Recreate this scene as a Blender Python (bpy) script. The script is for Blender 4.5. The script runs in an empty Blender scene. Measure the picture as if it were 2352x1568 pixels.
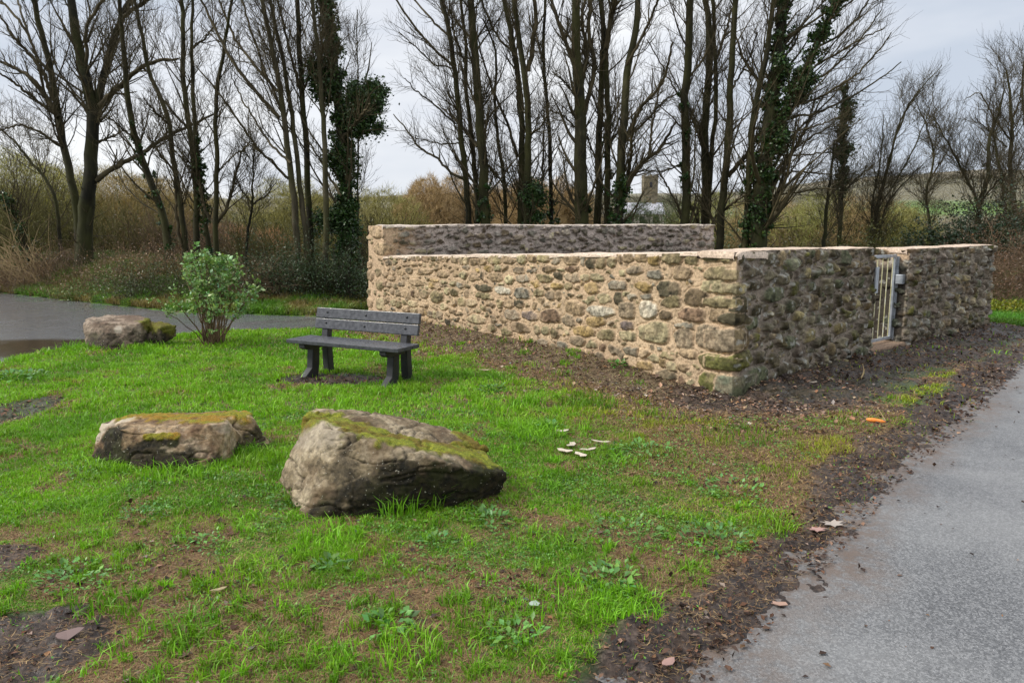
import bpy, bmesh, math
import numpy as np
from mathutils import Vector
R_ = math.radians
sc = bpy.context.scene
COL = sc.collection
# ------------------------------------------------------------------ camera, sky, sun, exposure
F, CX, CY, CH = 1700.0, 1176.0, 784.0, 1.7
PITCH = R_(8.5)
cam = bpy.data.cameras.new('camera'); camo = bpy.data.objects.new('camera', cam); COL.objects.link(camo)
camo.location = (0, 0, CH); camo.rotation_euler = (R_(90) - PITCH, 0, 0)
cam.lens = 36 * F / 2352; cam.sensor_width = 36; cam.clip_start = 0.05; cam.clip_end = 6000
sc.camera = camo
sc.view_settings.view_transform = 'Standard'; sc.view_settings.look = 'None'
sc.view_settings.exposure = 1.28; sc.view_settings.gamma = 1
SUN_EL, SUN_AZ = R_(42), R_(-100)      # azimuth measured from +Y towards +X
wd = bpy.data.worlds.new("World"); sc.world = wd; wd.use_nodes = True
nt = wd.node_tree; N = nt.nodes; L = nt.links
bg = N['Background']; bg.inputs['Strength'].default_value = 0.1
sky = N.new('ShaderNodeTexSky'); sky.sky_type = 'NISHITA'; sky.sun_disc = False
sky.sun_elevation = SUN_EL; sky.sun_rotation = SUN_AZ
tc = N.new('ShaderNodeTexCoord'); sep = N.new('ShaderNodeSeparateXYZ'); L.new(tc.outputs['Generated'], sep.inputs[0])
mp = N.new('ShaderNodeMapping'); mp.inputs['Scale'].default_value = (1.3, 1.3, 4.2); mp.inputs['Location'].default_value = (.3, .1, .35)
L.new(tc.outputs['Generated'], mp.inputs[0])
nz = N.new('ShaderNodeTexNoise'); nz.inputs['Scale'].default_value = 1.5; nz.inputs['Detail'].default_value = 5; nz.inputs['Roughness'].default_value = .5
L.new(mp.outputs[0], nz.inputs['Vector'])
cr = N.new('ShaderNodeValToRGB'); L.new(nz.outputs['Fac'], cr.inputs[0])
e = cr.color_ramp.elements
e[0].position = .36; e[0].color = (.38, .42, .485, 1); e[1].position = .62; e[1].color = (.63, .64, .655, 1)
m_ = e.new(.5); m_.color = (.51, .53, .57, 1)
# overcast deck: brighter overhead than at the horizon
mr = N.new('ShaderNodeMapRange'); mr.inputs['From Min'].default_value = .30; mr.inputs['From Max'].default_value = .95
mr.inputs['To Min'].default_value = 6.5; mr.inputs['To Max'].default_value = 14.0; L.new(sep.outputs['Z'], mr.inputs['Value'])
vm = N.new('ShaderNodeVectorMath'); vm.operation = 'SCALE'; L.new(cr.outputs[0], vm.inputs[0]); L.new(mr.outputs[0], vm.inputs['Scale'])
mx = N.new('ShaderNodeMix'); mx.data_type = 'RGBA'; mx.inputs['Factor'].default_value = .965
L.new(sky.outputs[0], mx.inputs['A']); L.new(vm.outputs[0], mx.inputs['B']); L.new(mx.outputs['Result'], bg.inputs['Color'])
sl = bpy.data.lights.new('sun', 'SUN'); sl.energy = 1.5; sl.angle = R_(10); sl.color = (1, .95, .86)
so = bpy.data.objects.new('sun', sl); COL.objects.link(so)
sd = Vector((math.sin(SUN_AZ) * math.cos(SUN_EL), math.cos(SUN_AZ) * math.cos(SUN_EL), math.sin(SUN_EL)))
so.rotation_euler = (-sd).to_track_quat('-Z', 'Y').to_euler(); so.location = (0, 0, 30)

# ------------------------------------------------------------------ helpers
cp, sp = math.cos(PITCH), math.sin(PITCH)
def P(x, y, Y):
    a = (CY - y) / F; b = (x - CX) / F; dy = cp + a * sp; dz = -sp + a * cp; t = Y / dy
    return np.array((b * t, Y, CH + dz * t))
def G(x, y, z=0.0):
    a = (CY - y) / F; b = (x - CX) / F; dy = cp + a * sp; dz = -sp + a * cp; t = (z - CH) / dz
    return np.array((b * t, dy * t, z))
def rng(s): return np.random.default_rng(s)
def _h(i, j, k, s):
    n = (i.astype(np.int64) * 374761393 + j.astype(np.int64) * 668265263 + k.astype(np.int64) * 2147483647 + s * 974634777) & 0xffffffff
    n = ((n ^ (n >> 13)) * 1274126177) & 0xffffffff
    return ((n ^ (n >> 16)) & 0xffff) / 65535.0
def vn(x, y, s=0):
    x = np.asarray(x, float); y = np.asarray(y, float)
    i = np.floor(x); j = np.floor(y); u = x - i; v = y - j; u = u * u * (3 - 2 * u); v = v * v * (3 - 2 * v)
    z = np.zeros_like(i)
    a = _h(i, j, z, s); b = _h(i + 1, j, z, s); c = _h(i, j + 1, z, s); d = _h(i + 1, j + 1, z, s)
    return (a * (1 - u) + b * u) * (1 - v) + (c * (1 - u) + d * u) * v
def fbm(x, y, s=0, o=4):
    r = 0; a = .5; t = 0
    for k in range(o):
        r = r + a * vn(x * 2 ** k + 17.3 * k, y * 2 ** k - 9.1 * k, s + k); t += a; a *= .5
    return r / t
def vn3(p, s=0):
    i = np.floor(p); f = p - i; f = f * f * (3 - 2 * f); r = 0
    for a in (0, 1):
        for b in (0, 1):
            for c in (0, 1):
                w = (f[:, 0] if a else 1 - f[:, 0]) * (f[:, 1] if b else 1 - f[:, 1]) * (f[:, 2] if c else 1 - f[:, 2])
                r = r + w * _h(i[:, 0] + a, i[:, 1] + b, i[:, 2] + c, s)
    return r
def fbm3(p, s=0, o=4):
    r = 0; a = .5; t = 0
    for k in range(o):
        r = r + a * vn3(p * 2 ** k + 11.7 * k, s + k); t += a; a *= .5
    return r / t
def ss(a, b, x):
    t = np.clip((np.asarray(x, float) - a) / (b - a), 0, 1); return t * t * (3 - 2 * t)
def sdpoly(x, y, poly):                # signed distance, positive outside
    x = np.asarray(x, float); y = np.asarray(y, float)
    d = np.full(x.shape, 1e9); ins = np.zeros(x.shape, bool); n = len(poly)
    for k in range(n):
        ax, ay = poly[k]; bx, by = poly[(k + 1) % n]
        ex, ey = bx - ax, by - ay; t = np.clip(((x - ax) * ex + (y - ay) * ey) / (ex * ex + ey * ey), 0, 1)
        d = np.minimum(d, np.hypot(x - ax - t * ex, y - ay - t * ey))
        c = ((ay > y) != (by > y)) & (x < ex * (y - ay) / ((by - ay) or 1e-9) + ax); ins ^= c
    return np.where(ins, -d, d)
def dseg(x, y, a, b):
    ex, ey = b[0] - a[0], b[1] - a[1]; t = np.clip(((x - a[0]) * ex + (y - a[1]) * ey) / (ex * ex + ey * ey), 0, 1)
    return np.hypot(x - a[0] - t * ex, y - a[1] - t * ey)

def mesh(verts, faces, smooth=True, cols=None, mats=None, midx=None, name='m'):
    """faces: list of int arrays (n,k)"""
    me = bpy.data.meshes.new(name); verts = np.asarray(verts, np.float32)
    faces = [np.asarray(f, np.int32) for f in faces if len(f)]
    me.vertices.add(len(verts)); me.vertices.foreach_set('co', verts.ravel())
    nl = sum(f.size for f in faces); npz = sum(len(f) for f in faces)
    me.loops.add(nl); me.loops.foreach_set('vertex_index', np.concatenate([f.ravel() for f in faces]))
    tot = np.concatenate([np.full(len(f), f.shape[1], np.int32) for f in faces])
    st = np.concatenate(([0], np.cumsum(tot)[:-1])).astype(np.int32)
    me.polygons.add(npz); me.polygons.foreach_set('loop_start', st); me.polygons.foreach_set('loop_total', tot)
    me.polygons.foreach_set('use_smooth', np.full(npz, smooth, bool))
    if midx is not None: me.polygons.foreach_set('material_index', np.asarray(midx, np.int32))
    me.update(calc_edges=True)
    if cols is not None:
        for nm, c in (cols.items() if isinstance(cols, dict) else [('col', cols)]):
            c = np.asarray(c, np.float32)
            if c.ndim == 1: c = np.stack([c, c, c], 1)
            c4 = np.ones((len(verts), 4), np.float32); c4[:, :3] = c
            at = me.attributes.new(nm, 'FLOAT_COLOR', 'POINT'); at.data.foreach_set('color', c4.ravel())
    for m in (mats or []): me.materials.append(m)
    return me
def link(name, me, parent=None, mat=None):
    o = bpy.data.objects.new(name, me)
    if mat is not None and me is not None and not me.materials: me.materials.append(mat)
    COL.objects.link(o)
    if parent is not None:
        o.parent = parent; o.matrix_parent_inverse = parent_inv(parent)
    return o
from mathutils import Matrix, Euler
def parent_inv(p):                      # children meshes are given in world coordinates
    return (Matrix.LocRotScale(p.location, p.rotation_euler, p.scale)).inverted()
def tag(o, label=None, cat=None, group=None, kind=None):
    if label: o['label'] = label
    if cat: o['category'] = cat
    if group: o['group'] = group
    if kind: o['kind'] = kind
    return o
def thing(name, label, cat, loc=(0, 0, 0), group=None):
    o = bpy.data.objects.new(name, None); COL.objects.link(o); o.location = [float(v) for v in loc]; o.empty_display_size = .2
    return tag(o, label, cat, group)
def grid_faces(nu, nv, off=0):
    i = np.arange((nu - 1) * (nv - 1)); a = i // (nv - 1) * nv + i % (nv - 1)
    return np.stack([a, a + nv, a + nv + 1, a + 1], 1) + off

# ---- materials
class Mat:
    def __init__(s, name, rough=.8, spec=.3):
        s.m = bpy.data.materials.new(name); s.m.use_nodes = True; s.t = s.m.node_tree; s.n = s.t.nodes; s.l = s.t.links
        s.b = s.n['Principled BSDF']; s.b.inputs['Roughness'].default_value = rough; s.b.inputs['Specular IOR Level'].default_value = spec
        s.out = s.n['Material Output']
    def node(s, typ, **k):
        n = s.n.new(typ)
        for a, b in k.items():
            if a in n.inputs: n.inputs[a].default_value = b
            else: setattr(n, a, b)
        return n
    def coord(s, scale=(1, 1, 1), kind='Object'):
        c = s.node('ShaderNodeTexCoord'); m = s.node('ShaderNodeMapping'); m.inputs['Scale'].default_value = scale
        s.l.new(c.outputs[kind], m.inputs[0]); return m.outputs[0]
    def noise(s, scale, detail=4, rough=.55, vec=None, dist=0):
        n = s.node('ShaderNodeTexNoise'); n.inputs['Scale'].default_value = scale; n.inputs['Detail'].default_value = detail
        n.inputs['Roughness'].default_value = rough; n.inputs['Distortion'].default_value = dist
        s.l.new(vec if vec is not None else s.coord(), n.inputs['Vector']); return n.outputs['Fac']
    def ramp(s, fac, stops):
        r = s.node('ShaderNodeValToRGB'); s.l.new(fac, r.inputs[0]); el = r.color_ramp.elements
        while len(el) < len(stops): el.new(.5)
        for q, (p, c) in zip(el, stops):
            q.position = p; q.color = (*((c,) * 3 if isinstance(c, (int, float)) else c), 1)
        return r.outputs[0]
    def mix(s, fac, a, b, mode='MIX'):
        m = s.node('ShaderNodeMix', data_type='RGBA', blend_type=mode)
        for v, k in ((fac, 'Factor'), (a, 'A'), (b, 'B')):
            if isinstance(v, bpy.types.NodeSocket): s.l.new(v, m.inputs[k])
            elif isinstance(v, tuple): m.inputs[k].default_value = (*v, 1)
            else: m.inputs[k].default_value = v if k == 'Factor' else (v, v, v, 1)
        return m.outputs['Result']
    def attr(s, nm='col'):
        a = s.node('ShaderNodeAttribute'); a.attribute_name = nm; return a.outputs['Color']
    def base(s, c):
        if isinstance(c, tuple): s.b.inputs['Base Color'].default_value = (*c, 1)
        else: s.l.new(c, s.b.inputs['Base Color'])
        return s
    def bump(s, h, strength=.5, dist=.01):
        b = s.node('ShaderNodeBump'); b.inputs['Strength'].default_value = strength; b.inputs['Distance'].default_value = dist
        s.l.new(h, b.inputs['Height']); s.l.new(b.outputs[0], s.b.inputs['Normal']); return s
    def rough(s, h): s.l.new(h, s.b.inputs['Roughness']); return s

def leaf_mat(name, translucent=.3, rough=.5, spec=.35):
    m = Mat(name, rough, spec); c = m.attr(); m.base(c)
    t = m.node('ShaderNodeBsdfTranslucent'); m.l.new(m.mix(1.0, c, (1.0, 1.1, .6), 'MULTIPLY'), t.inputs[0])
    x = m.node('ShaderNodeMixShader'); x.inputs[0].default_value = translucent
    m.l.new(m.b.outputs[0], x.inputs[1]); m.l.new(t.outputs[0], x.inputs[2]); m.l.new(x.outputs[0], m.out.inputs['Surface'])
    return m.m
M_grass = leaf_mat('grass_blades', .3, .45)
M_dead = leaf_mat('dead_leaves', .12, .7, .2)
M_ivy = leaf_mat('ivy_leaves', .12, .38, .4)
M_bush = leaf_mat('shrub_leaves', .2, .42, .4)

def bark_mat(name, c0, c1, c2):
    m = Mat(name, .85, .25); v = m.coord((1, 1, .35))
    n = m.noise(5, 5, .65, v); n2 = m.noise(1.1, 3, .6)
    c = m.ramp(n, [(.3, c0), (.55, c1), (.78, c2)])
    c = m.mix(m.ramp(n2, [(.42, 0.), (.62, 1.)]), c, m.mix(.55, c, (.045, .048, .010)))
    m.base(c).bump(n, .6, .03); return m.m
M_bark = bark_mat('mossy_bark', (.007, .006, .003), (.028, .025, .010), (.075, .066, .031))
M_bark_dark = bark_mat('dark_bark', (.005, .0045, .0025), (.015, .0135, .007), (.04, .035, .018))
M_bark_pale = bark_mat('pale_bark', (.018, .015, .009), (.055, .046, .026), (.11, .094, .058))
def twig_mat(name, a, b):
    m = Mat(name, .8, .2); m.base(m.ramp(m.noise(3, 3), [(.35, a), (.65, b)])); return m.m
M_twig = twig_mat('bare_twigs', (.032, .026, .013), (.085, .068, .035))
M_twig_red = twig_mat('russet_twigs', (.08, .055, .034), (.19, .13, .075))
M_twig_gold = twig_mat('golden_twigs', (.15, .10, .045), (.26, .175, .075))
M_twig_olive = twig_mat('olive_twigs', (.07, .068, .022), (.15, .135, .045))
M_twig_straw = twig_mat('straw_stems', (.20, .14, .07), (.36, .27, .14))

# ---- batched tubes / leaves
def tubes(Pn, Rn, m=4):
    """Pn (n,k,3), Rn (n,k) -> verts, quad faces"""
    n, k, _ = Pn.shape
    T = np.gradient(Pn, axis=1); T /= np.linalg.norm(T, axis=2, keepdims=True) + 1e-9
    ref = np.where(np.abs(T[:, :1, 2:3]) > .8, np.array([1., .2, 0]), np.array([0, 0, 1.]))
    U = np.cross(T, np.broadcast_to(ref, T.shape)); U /= np.linalg.norm(U, axis=2, keepdims=True) + 1e-9
    V = np.cross(T, U); a = np.arange(m) / m * 2 * np.pi
    ring = Pn[:, :, None] + Rn[:, :, None, None] * (U[:, :, None] * np.cos(a)[:, None] + V[:, :, None] * np.sin(a)[:, None])
    verts = ring.reshape(-1, 3)
    b = (np.arange(n)[:, None, None] * k + np.arange(k - 1)[None, :, None]) * m
    q = np.arange(m)[None, None]; q2 = (q + 1) % m
    f = np.stack([b + q, b + q2, b + m + q2, b + m + q], -1).reshape(-1, 4)
    return verts, f
class Bag:
    def __init__(s): s.v = []; s.f = {}; s.c = []; s.n = 0; s.smooth = True
    def add(s, v, f, col=None):
        v = np.asarray(v, float)
        for q in (f if isinstance(f, list) else [f]):
            q = np.asarray(q)
            if len(q): s.f.setdefault(q.shape[1], []).append(q + s.n)
        s.v.append(v); s.n += len(v)
        if col is not None:
            c = np.asarray(col, float); s.c.append(np.broadcast_to(c, (len(v), 3)) if c.ndim == 1 else c)
        return s
    def tube(s, Pn, Rn, m=4, col=None): return s.add(*tubes(Pn, Rn, m), col=col)
    def build(s, name, mat, parent=None, smooth=None):
        smooth = s.smooth if smooth is None else smooth
        me = mesh(np.concatenate(s.v), [np.concatenate(q) for q in s.f.values()], smooth, np.concatenate(s.c) if s.c else None, [mat] if not isinstance(mat, list) else mat)
        return link(name, me, parent)
def unit(v): return v / (np.linalg.norm(v, axis=-1, keepdims=True) + 1e-9)
def leaves(bag, C, size, r, col, cvar=.25, aspect=.6, flat=0.0, dirs=None, fold=.25):
    n = len(C); d = unit(r.normal(size=(n, 3))) if dirs is None else unit(dirs + r.normal(0, .45, (n, 3)))
    nn = r.normal(size=(n, 3)); nn[:, 2] += flat * 4; s = unit(np.cross(d, nn)); up = np.cross(s, d)
    L_ = (size * r.uniform(.6, 1.3, n))[:, None]; W = L_ * aspect * .5
    v = np.stack([C, C + d * L_ * .5 + s * W + up * W * fold, C + d * L_, C + d * L_ * .5 - s * W + up * W * fold], 1).reshape(-1, 3)
    b = np.arange(n)[:, None] * 4
    f = np.concatenate([b + [0, 1, 2], b + [0, 2, 3]])
    k = np.clip(1 + r.normal(0, cvar, n), .35, 2.2)[:, None]; hue = r.normal(0, .12, n)[:, None]
    c = np.asarray(col)
    c = (c if c.ndim == 2 else c[None]) * k * np.concatenate([1 + hue, np.ones((n, 1)), 1 - hue], 1)
    bag.add(v, f, np.repeat(np.clip(c, 0.003, 1), 4, 0))
def resample(pts, k):
    pts = np.asarray(pts, float)
    t = np.concatenate(([0], np.cumsum(np.linalg.norm(np.diff(pts, axis=0), axis=1)))); u = np.linspace(0, t[-1], k)
    q = np.stack([np.interp(u, t, pts[:, i]) for i in range(pts.shape[1])], 1)
    for _ in range(2): q[1:-1] = .25 * q[:-2] + .5 * q[1:-1] + .25 * q[2:]
    return q
def spawn(r, Pn, Rn, n, t0, t1, Lr, ang, up, k, rs=.45, rmin=.004, taper=.3, jit=.12, tipshort=.5, bias=None):
    i = r.integers(0, len(Pn), n); kk = Pn.shape[1]; t = r.uniform(t0, t1, n)
    f = t * (kk - 1); j = np.minimum(f.astype(int), kk - 2); w = (f - j)[:, None]
    p0 = Pn[i, j] * (1 - w) + Pn[i, j + 1] * w; rad = Rn[i, j] * (1 - w[:, 0]) + Rn[i, j + 1] * w[:, 0]
    T = unit(Pn[i, j + 1] - Pn[i, j]); a = np.radians(r.uniform(*ang, n))[:, None]
    rd = r.normal(size=(n, 3))
    if bias is not None: rd += np.asarray(bias)
    pe = unit(rd - T * (rd * T).sum(1, keepdims=True))
    d = unit(T * np.cos(a) + pe * np.sin(a)); Ln = r.uniform(*Lr, n) * (1 - tipshort * t); st = (Ln / (k - 1))[:, None]
    out = np.empty((n, k, 3)); out[:, 0] = p0
    for q in range(1, k):
        d = unit(d + np.array([0, 0, up]) / (k - 1) + r.normal(0, jit, (n, 3))); out[:, q] = out[:, q - 1] + d * st
    r0 = np.maximum(np.minimum(rad * rs * r.uniform(.6, 1.1, n), rad * .8), rmin)
    R = r0[:, None] * np.linspace(1, taper, k)[None]
    return out, R

# ------------------------------------------------------------------ layout
Ao = np.array((-2.73, 14.15)); Ai = np.array((-2.36, 13.68)); C0 = np.array((2.30, 7.60)); C2 = np.array((8.32, 12.88))
dF = (C0 - Ai) / np.linalg.norm(C0 - Ai); nF = np.array((dF[1], -dF[0])); LF = np.linalg.norm(C0 - Ai)
dR = (C2 - C0) / np.linalg.norm(C2 - C0); nR = np.array((dR[1], -dR[0])); LR = np.linalg.norm(C2 - C0)
Bi = np.array((4.56, 16.87)); dT = (Bi - Ai) / np.linalg.norm(Bi - Ai); nT = np.array((dT[1], -dT[0]))
Bo = Bi - nT * .55; S1, S2 = 3.27, 4.40
J1 = C0 + dR * S1; J2 = C0 + dR * S2
def zlow(t): return np.interp(t, [0, LF, LF + LR, LF + LR + 8], [1.23, 1.485, 1.455, 1.15])
roadR = [(-1.6, .2), (-.2, 1.55), (.72, 2.59), (1.75, 3.79), (2.66, 4.93), (3.95, 6.31), (4.5, 6.95), (5.5, 8.15), (6.74, 9.6), (9.3, 12.1), (16, 18), (26, 26), (40, 30), (40, -12), (-6, -12)]
roadL = [(-8.8, -3), (-8.4, 4), (-7.3, 7.2), (-6.8, 9.4), (-6.6, 11.3), (-4.8, 12.75), (-3.6, 13.1), (-3.2, 13.9), (-2.6, 15.0), (4.2, 18.5), (12, 23), (12, 25.5), (3, 20.8), (-2.6, 16.9), (-3.9, 14.9), (-7.2, 15.75), (-11, 18.3), (-14.5, 20.8), (-22, 25), (-50, 34), (-50, 26), (-24, 18), (-17, 12), (-15, 4), (-15, -3)]
def far_profile(X, Y):
    z = np.interp(Y, [0, 30, 45, 70, 120, 200, 320, 520, 800, 1200, 2500], [0, 0, -.6, -1.5, -1, 4, 13, 33, 60, 82, 100])
    side = .55 + .10 * ss(-.35, .1, X / np.maximum(Y, 1)) + .33 * ss(.2, .5, X / np.maximum(Y, 1)) + .06 * ss(.3, .6, X / np.maximum(Y, 1))
    und = (fbm(X / 140, Y / 140, 5, 3) - .5) * np.clip((Y - 80) / 400, 0, 1) * 26
    return z * np.where(z > 0, side, 1) + und * .6
def bank(X, Y, sL=None):
    if sL is None: sL = sdpoly(X, Y, roadL)
    beyond = ss(0, 1.2, Y - np.interp(X, [-50, -14.5, -11, -7.2, -3.9, -2.6, 3, 12], [34, 20.8, 18.3, 15.7, 14.9, 16.9, 20.8, 25.5]))
    hgt = np.interp(X, [-16, -9, -6, -3.5, 3], [.95, .7, .3, .2, .1])
    return beyond * hgt * ss(.2, 2.6, sL)
def smooth_h(X, Y):
    X = np.asarray(X, float); Y = np.asarray(Y, float)
    h = far_profile(X, Y)
    dw = dseg(X, Y, Ao, C0); front = ((X - C0[0]) * nF[0] + (Y - C0[1]) * nF[1]) > -.3
    t = np.clip(((X - C0[0]) * -dF[0] + (Y - C0[1]) * -dF[1]) / LF, 0, 1)
    h = h + np.where(front, .17 * np.exp(-(dw / .6) ** 2) * ss(.02, .35, t), 0)
    drw = dseg(X, Y, C0 + dR * .4, C2); h = h + .09 * np.exp(-(drw / .5) ** 2) * ss(0, .3, ((X - C0[0]) * dR[0] + (Y - C0[1]) * dR[1]))
    rb = ss(10, 16, X) * ss(13, 19, Y) * 1.0 * (1 - ss(24, 40, Y))
    h = h + rb
    lawn = (fbm(X * .8, Y * .8, 3, 3) - .5) * .035 * (1 - ss(14, 17, Y))
    return h + lawn
def terrain(X, Y, fine=True):
    X = np.asarray(X, float); Y = np.asarray(Y, float); sR = sdpoly(X, Y, roadR); sL = sdpoly(X, Y, roadL)
    base = smooth_h(X, Y) * ss(-.3, .6, np.minimum(sR, sL) ) + bank(X, Y, sL)
    n = fbm(X * 2.2, Y * 2.2, 21, 4) - .5; n2 = fbm(X * 9, Y * 9, 31, 3) - .5
    lift = np.clip((sR - .10 + n * .5 + n2 * .22 + (fbm(X * 30, Y * 30, 33, 2) - .5) * .22) * .15, -.05, .034)
    lift = np.minimum(lift, np.clip((sL + n * .25 + n2 * .08) * .35, -.05, .034))
    h = base + lift - .03 - .14 * ss(.35, 1.0, -sR) - .10 * ss(0, .5, -sL)
    if fine:
        mud = mudmask(X, Y, sR) * ss(-.3, .35, sR)
        h = h + mud * ((fbm(X * 5, Y * 5, 41, 3) - .5) * .10 + (fbm(X * 19, Y * 19, 44, 3) - .5) * .055) + (fbm(X * 14, Y * 14, 47, 2) - .5) * .018 * (1 - mud) * (Y < 20)
    return h
def blob(X, Y, px, py, rx, ry):
    c = G(px, py); return np.exp(-(((X - c[0]) / rx) ** 2 + ((Y - c[1]) / ry) ** 2))
def mudmask(X, Y, sR=None):
    if sR is None: sR = sdpoly(X, Y, roadR)
    n = fbm(X * 1.7, Y * 1.7, 61, 4) - .5
    m = 1 - ss(.28, .52, sR + n * .5 - .12 * ss(4, 6, Y) * (Y < 9))
    side = dseg(X, Y, C0 + dR * .3, C2)
    m = np.maximum(m, (1 - ss(.7, 1.5, side + n * .8)) * (((X - C0[0]) * nR[0] + (Y - C0[1]) * nR[1]) > -.6) * .95)
    m = np.maximum(m, ss(.42, .6, blob(X, Y, -20, 1500, .50, .46) + n * .6))
    m = np.maximum(m, ss(.45, .6, blob(X, Y, 0, 1290, .25, .22) + n * .6) * .9)
    m = np.maximum(m, ss(.4, .6, blob(X, Y, 765, 872, .72, .42)))
    m = np.maximum(m, .8 * ss(.45, .65, blob(X, Y, 20, 950, .35, .8) + n * .6))
    m = np.maximum(m, .8 * ss(.45, .65, blob(X, Y, 80, 925, .3, .25) + n * .6))
    return np.clip(m, 0, 1)
def littermask(X, Y):
    dw = dseg(X, Y, Ai, C0); n = fbm(X * 2.3, Y * 2.3, 71, 4) - .5
    m = (1 - ss(.95, 1.7, dw + n * 1.3)) * (((X - C0[0]) * nF[0] + (Y - C0[1]) * nF[1]) > -.2)
    m = np.maximum(m, .9 * ss(.28, .6, blob(X, Y, 1700, 985, 1.5, 1.2) + n * 1.1))
    m = np.maximum(m, .8 * ss(.3, .55, blob(X, Y, 1300, 1225, .55, .2) + n * .9))
    m = np.maximum(m, ss(.50, .61, fbm(X * 2.9, Y * 2.9, 77, 4) - .05 + .20 * (1 - ss(3.4, 4.6, Y)) - .1 * ss(5, 7, Y) + .18 * ss(.2, 1.6, X)))
    return np.clip(m, 0, 1)

# ------------------------------------------------------------------ ground sheet
def axis(lo, hi, a, b, d, g=1.16):
    mid = list(np.arange(a, b, d)); up = [b]; s = d
    while up[-1] < hi: s *= g; up.append(up[-1] + s)
    dn = [a]; s = d
    while dn[-1] > lo: s *= g; dn.append(dn[-1] - s)
    return np.array(dn[:0:-1] + mid + up)
xs = axis(-2600, 2600, -7.2, 7.5, .021, 1.13); ys = axis(-60, 2600, 1.5, 12.2, .021, 1.07)
XX, YY = np.meshgrid(xs, ys, indexing='ij'); fx, fy = XX.ravel(), YY.ravel()
Z = terrain(fx, fy); sR_ = sdpoly(fx, fy, roadR)
mud = mudmask(fx, fy, sR_); lit = littermask(fx, fy)
far = ss(24, 32, fy)
inside = sdpoly(fx, fy, [tuple(Ai), tuple(C0), tuple(C2), tuple(Bi)]) < -.2
mud = np.where(inside, .9, mud)
g = np.stack([mud, lit, far], 1)
M = Mat('ground_soil', .85, .3)
at = M.attr('mask'); sp_ = M.node('ShaderNodeSeparateColor'); M.l.new(at, sp_.inputs[0])
v = M.coord(); n1 = M.noise(9, 6, .65, v); n2 = M.noise(45, 4, .6, v); n0 = M.noise(1.8, 4, .6, v)
soil = M.mix(.45, M.ramp(n1, [(.34, (.006, .004, .003)), (.5, (.026, .017, .013)), (.66, (.09, .065, .05))]), M.ramp(n2, [(.38, (.007, .005, .004)), (.52, (.034, .023, .018)), (.66, (.13, .095, .075))]))
straw = M.mix(.5, M.ramp(n1, [(.36, (.04, .026, .018)), (.64, (.23, .16, .115))]), M.ramp(n2, [(.4, (.03, .02, .012)), (.6, (.19, .14, .085))]))
lawn = M.ramp(n1, [(.3, (.015, .035, .004)), (.52, (.05, .12, .008)), (.72, (.12, .17, .022))])
c = M.mix(sp_.outputs[1], lawn, straw); c = M.mix(sp_.outputs[0], c, soil)
# far fields: a patchwork of meadow, stubble and scrub
vf = M.coord((1 / 170, 1 / 120, 0)); vo = M.node('ShaderNodeTexVoronoi'); vo.inputs['Scale'].default_value = 1.0
dis = M.node('ShaderNodeVectorMath', operation='ADD'); nn = M.node('ShaderNodeTexNoise'); nn.inputs['Scale'].default_value = 2
M.l.new(vf, nn.inputs['Vector']); sc_ = M.node('ShaderNodeVectorMath', operation='SCALE'); sc_.inputs['Scale'].default_value = .35
M.l.new(nn.outputs['Color'], sc_.inputs[0]); M.l.new(vf, dis.inputs[0]); M.l.new(sc_.outputs[0], dis.inputs[1]); M.l.new(dis.outputs[0], vo.inputs['Vector'])
sx = M.node('ShaderNodeSeparateColor'); M.l.new(vo.outputs['Color'], sx.inputs[0])
ff = M.ramp(sx.outputs[0], [(.0, (.095, .070, .030)), (.25, (.075, .075, .018)), (.45, (.095, .090, .022)), (.6, (.115, .080, .036)), (.75, (.065, .072, .015)), (.95, (.085, .068, .026))])
ff = M.mix(M.noise(.03, 5, .65, M.coord()), ff, (.075, .068, .028))
ff = M.mix(M.attr('green'), ff, (.085, .20, .018))
c = M.mix(sp_.outputs[2], c, ff)
c = M.mix(M.mix(1.0, sp_.outputs[2], 1., 'MULTIPLY'), c, M.mix(1.0, c, (1.15, .98, .72), 'MULTIPLY'))
M.base(c); M.rough(M.ramp(M.mix(sp_.outputs[0], M.mix(.0, n0, n0), M.mix(.6, n0, n1)), [(.40, .22), (.56, .8)]))
M.bump(M.mix(.5, n1, n2), .9, .022)
gc = P(2230, 492, 255); green = np.exp(-(((fx - gc[0] - (fy - 255) * .4) / 34) ** 6 + ((fy - 255) / 40) ** 6))
green = np.maximum(green, ss(.60, .72, fbm(fx / 90, fy / 90, 91, 3)) * .15 * far)
gm = mesh(np.stack([fx, fy, Z], 1), [grid_faces(len(xs), len(ys))[:, ::-1][:, ::-1]], True, {'mask': g, 'green': green}, [M.m])
tag(link('ground', gm), kind='structure')

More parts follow.
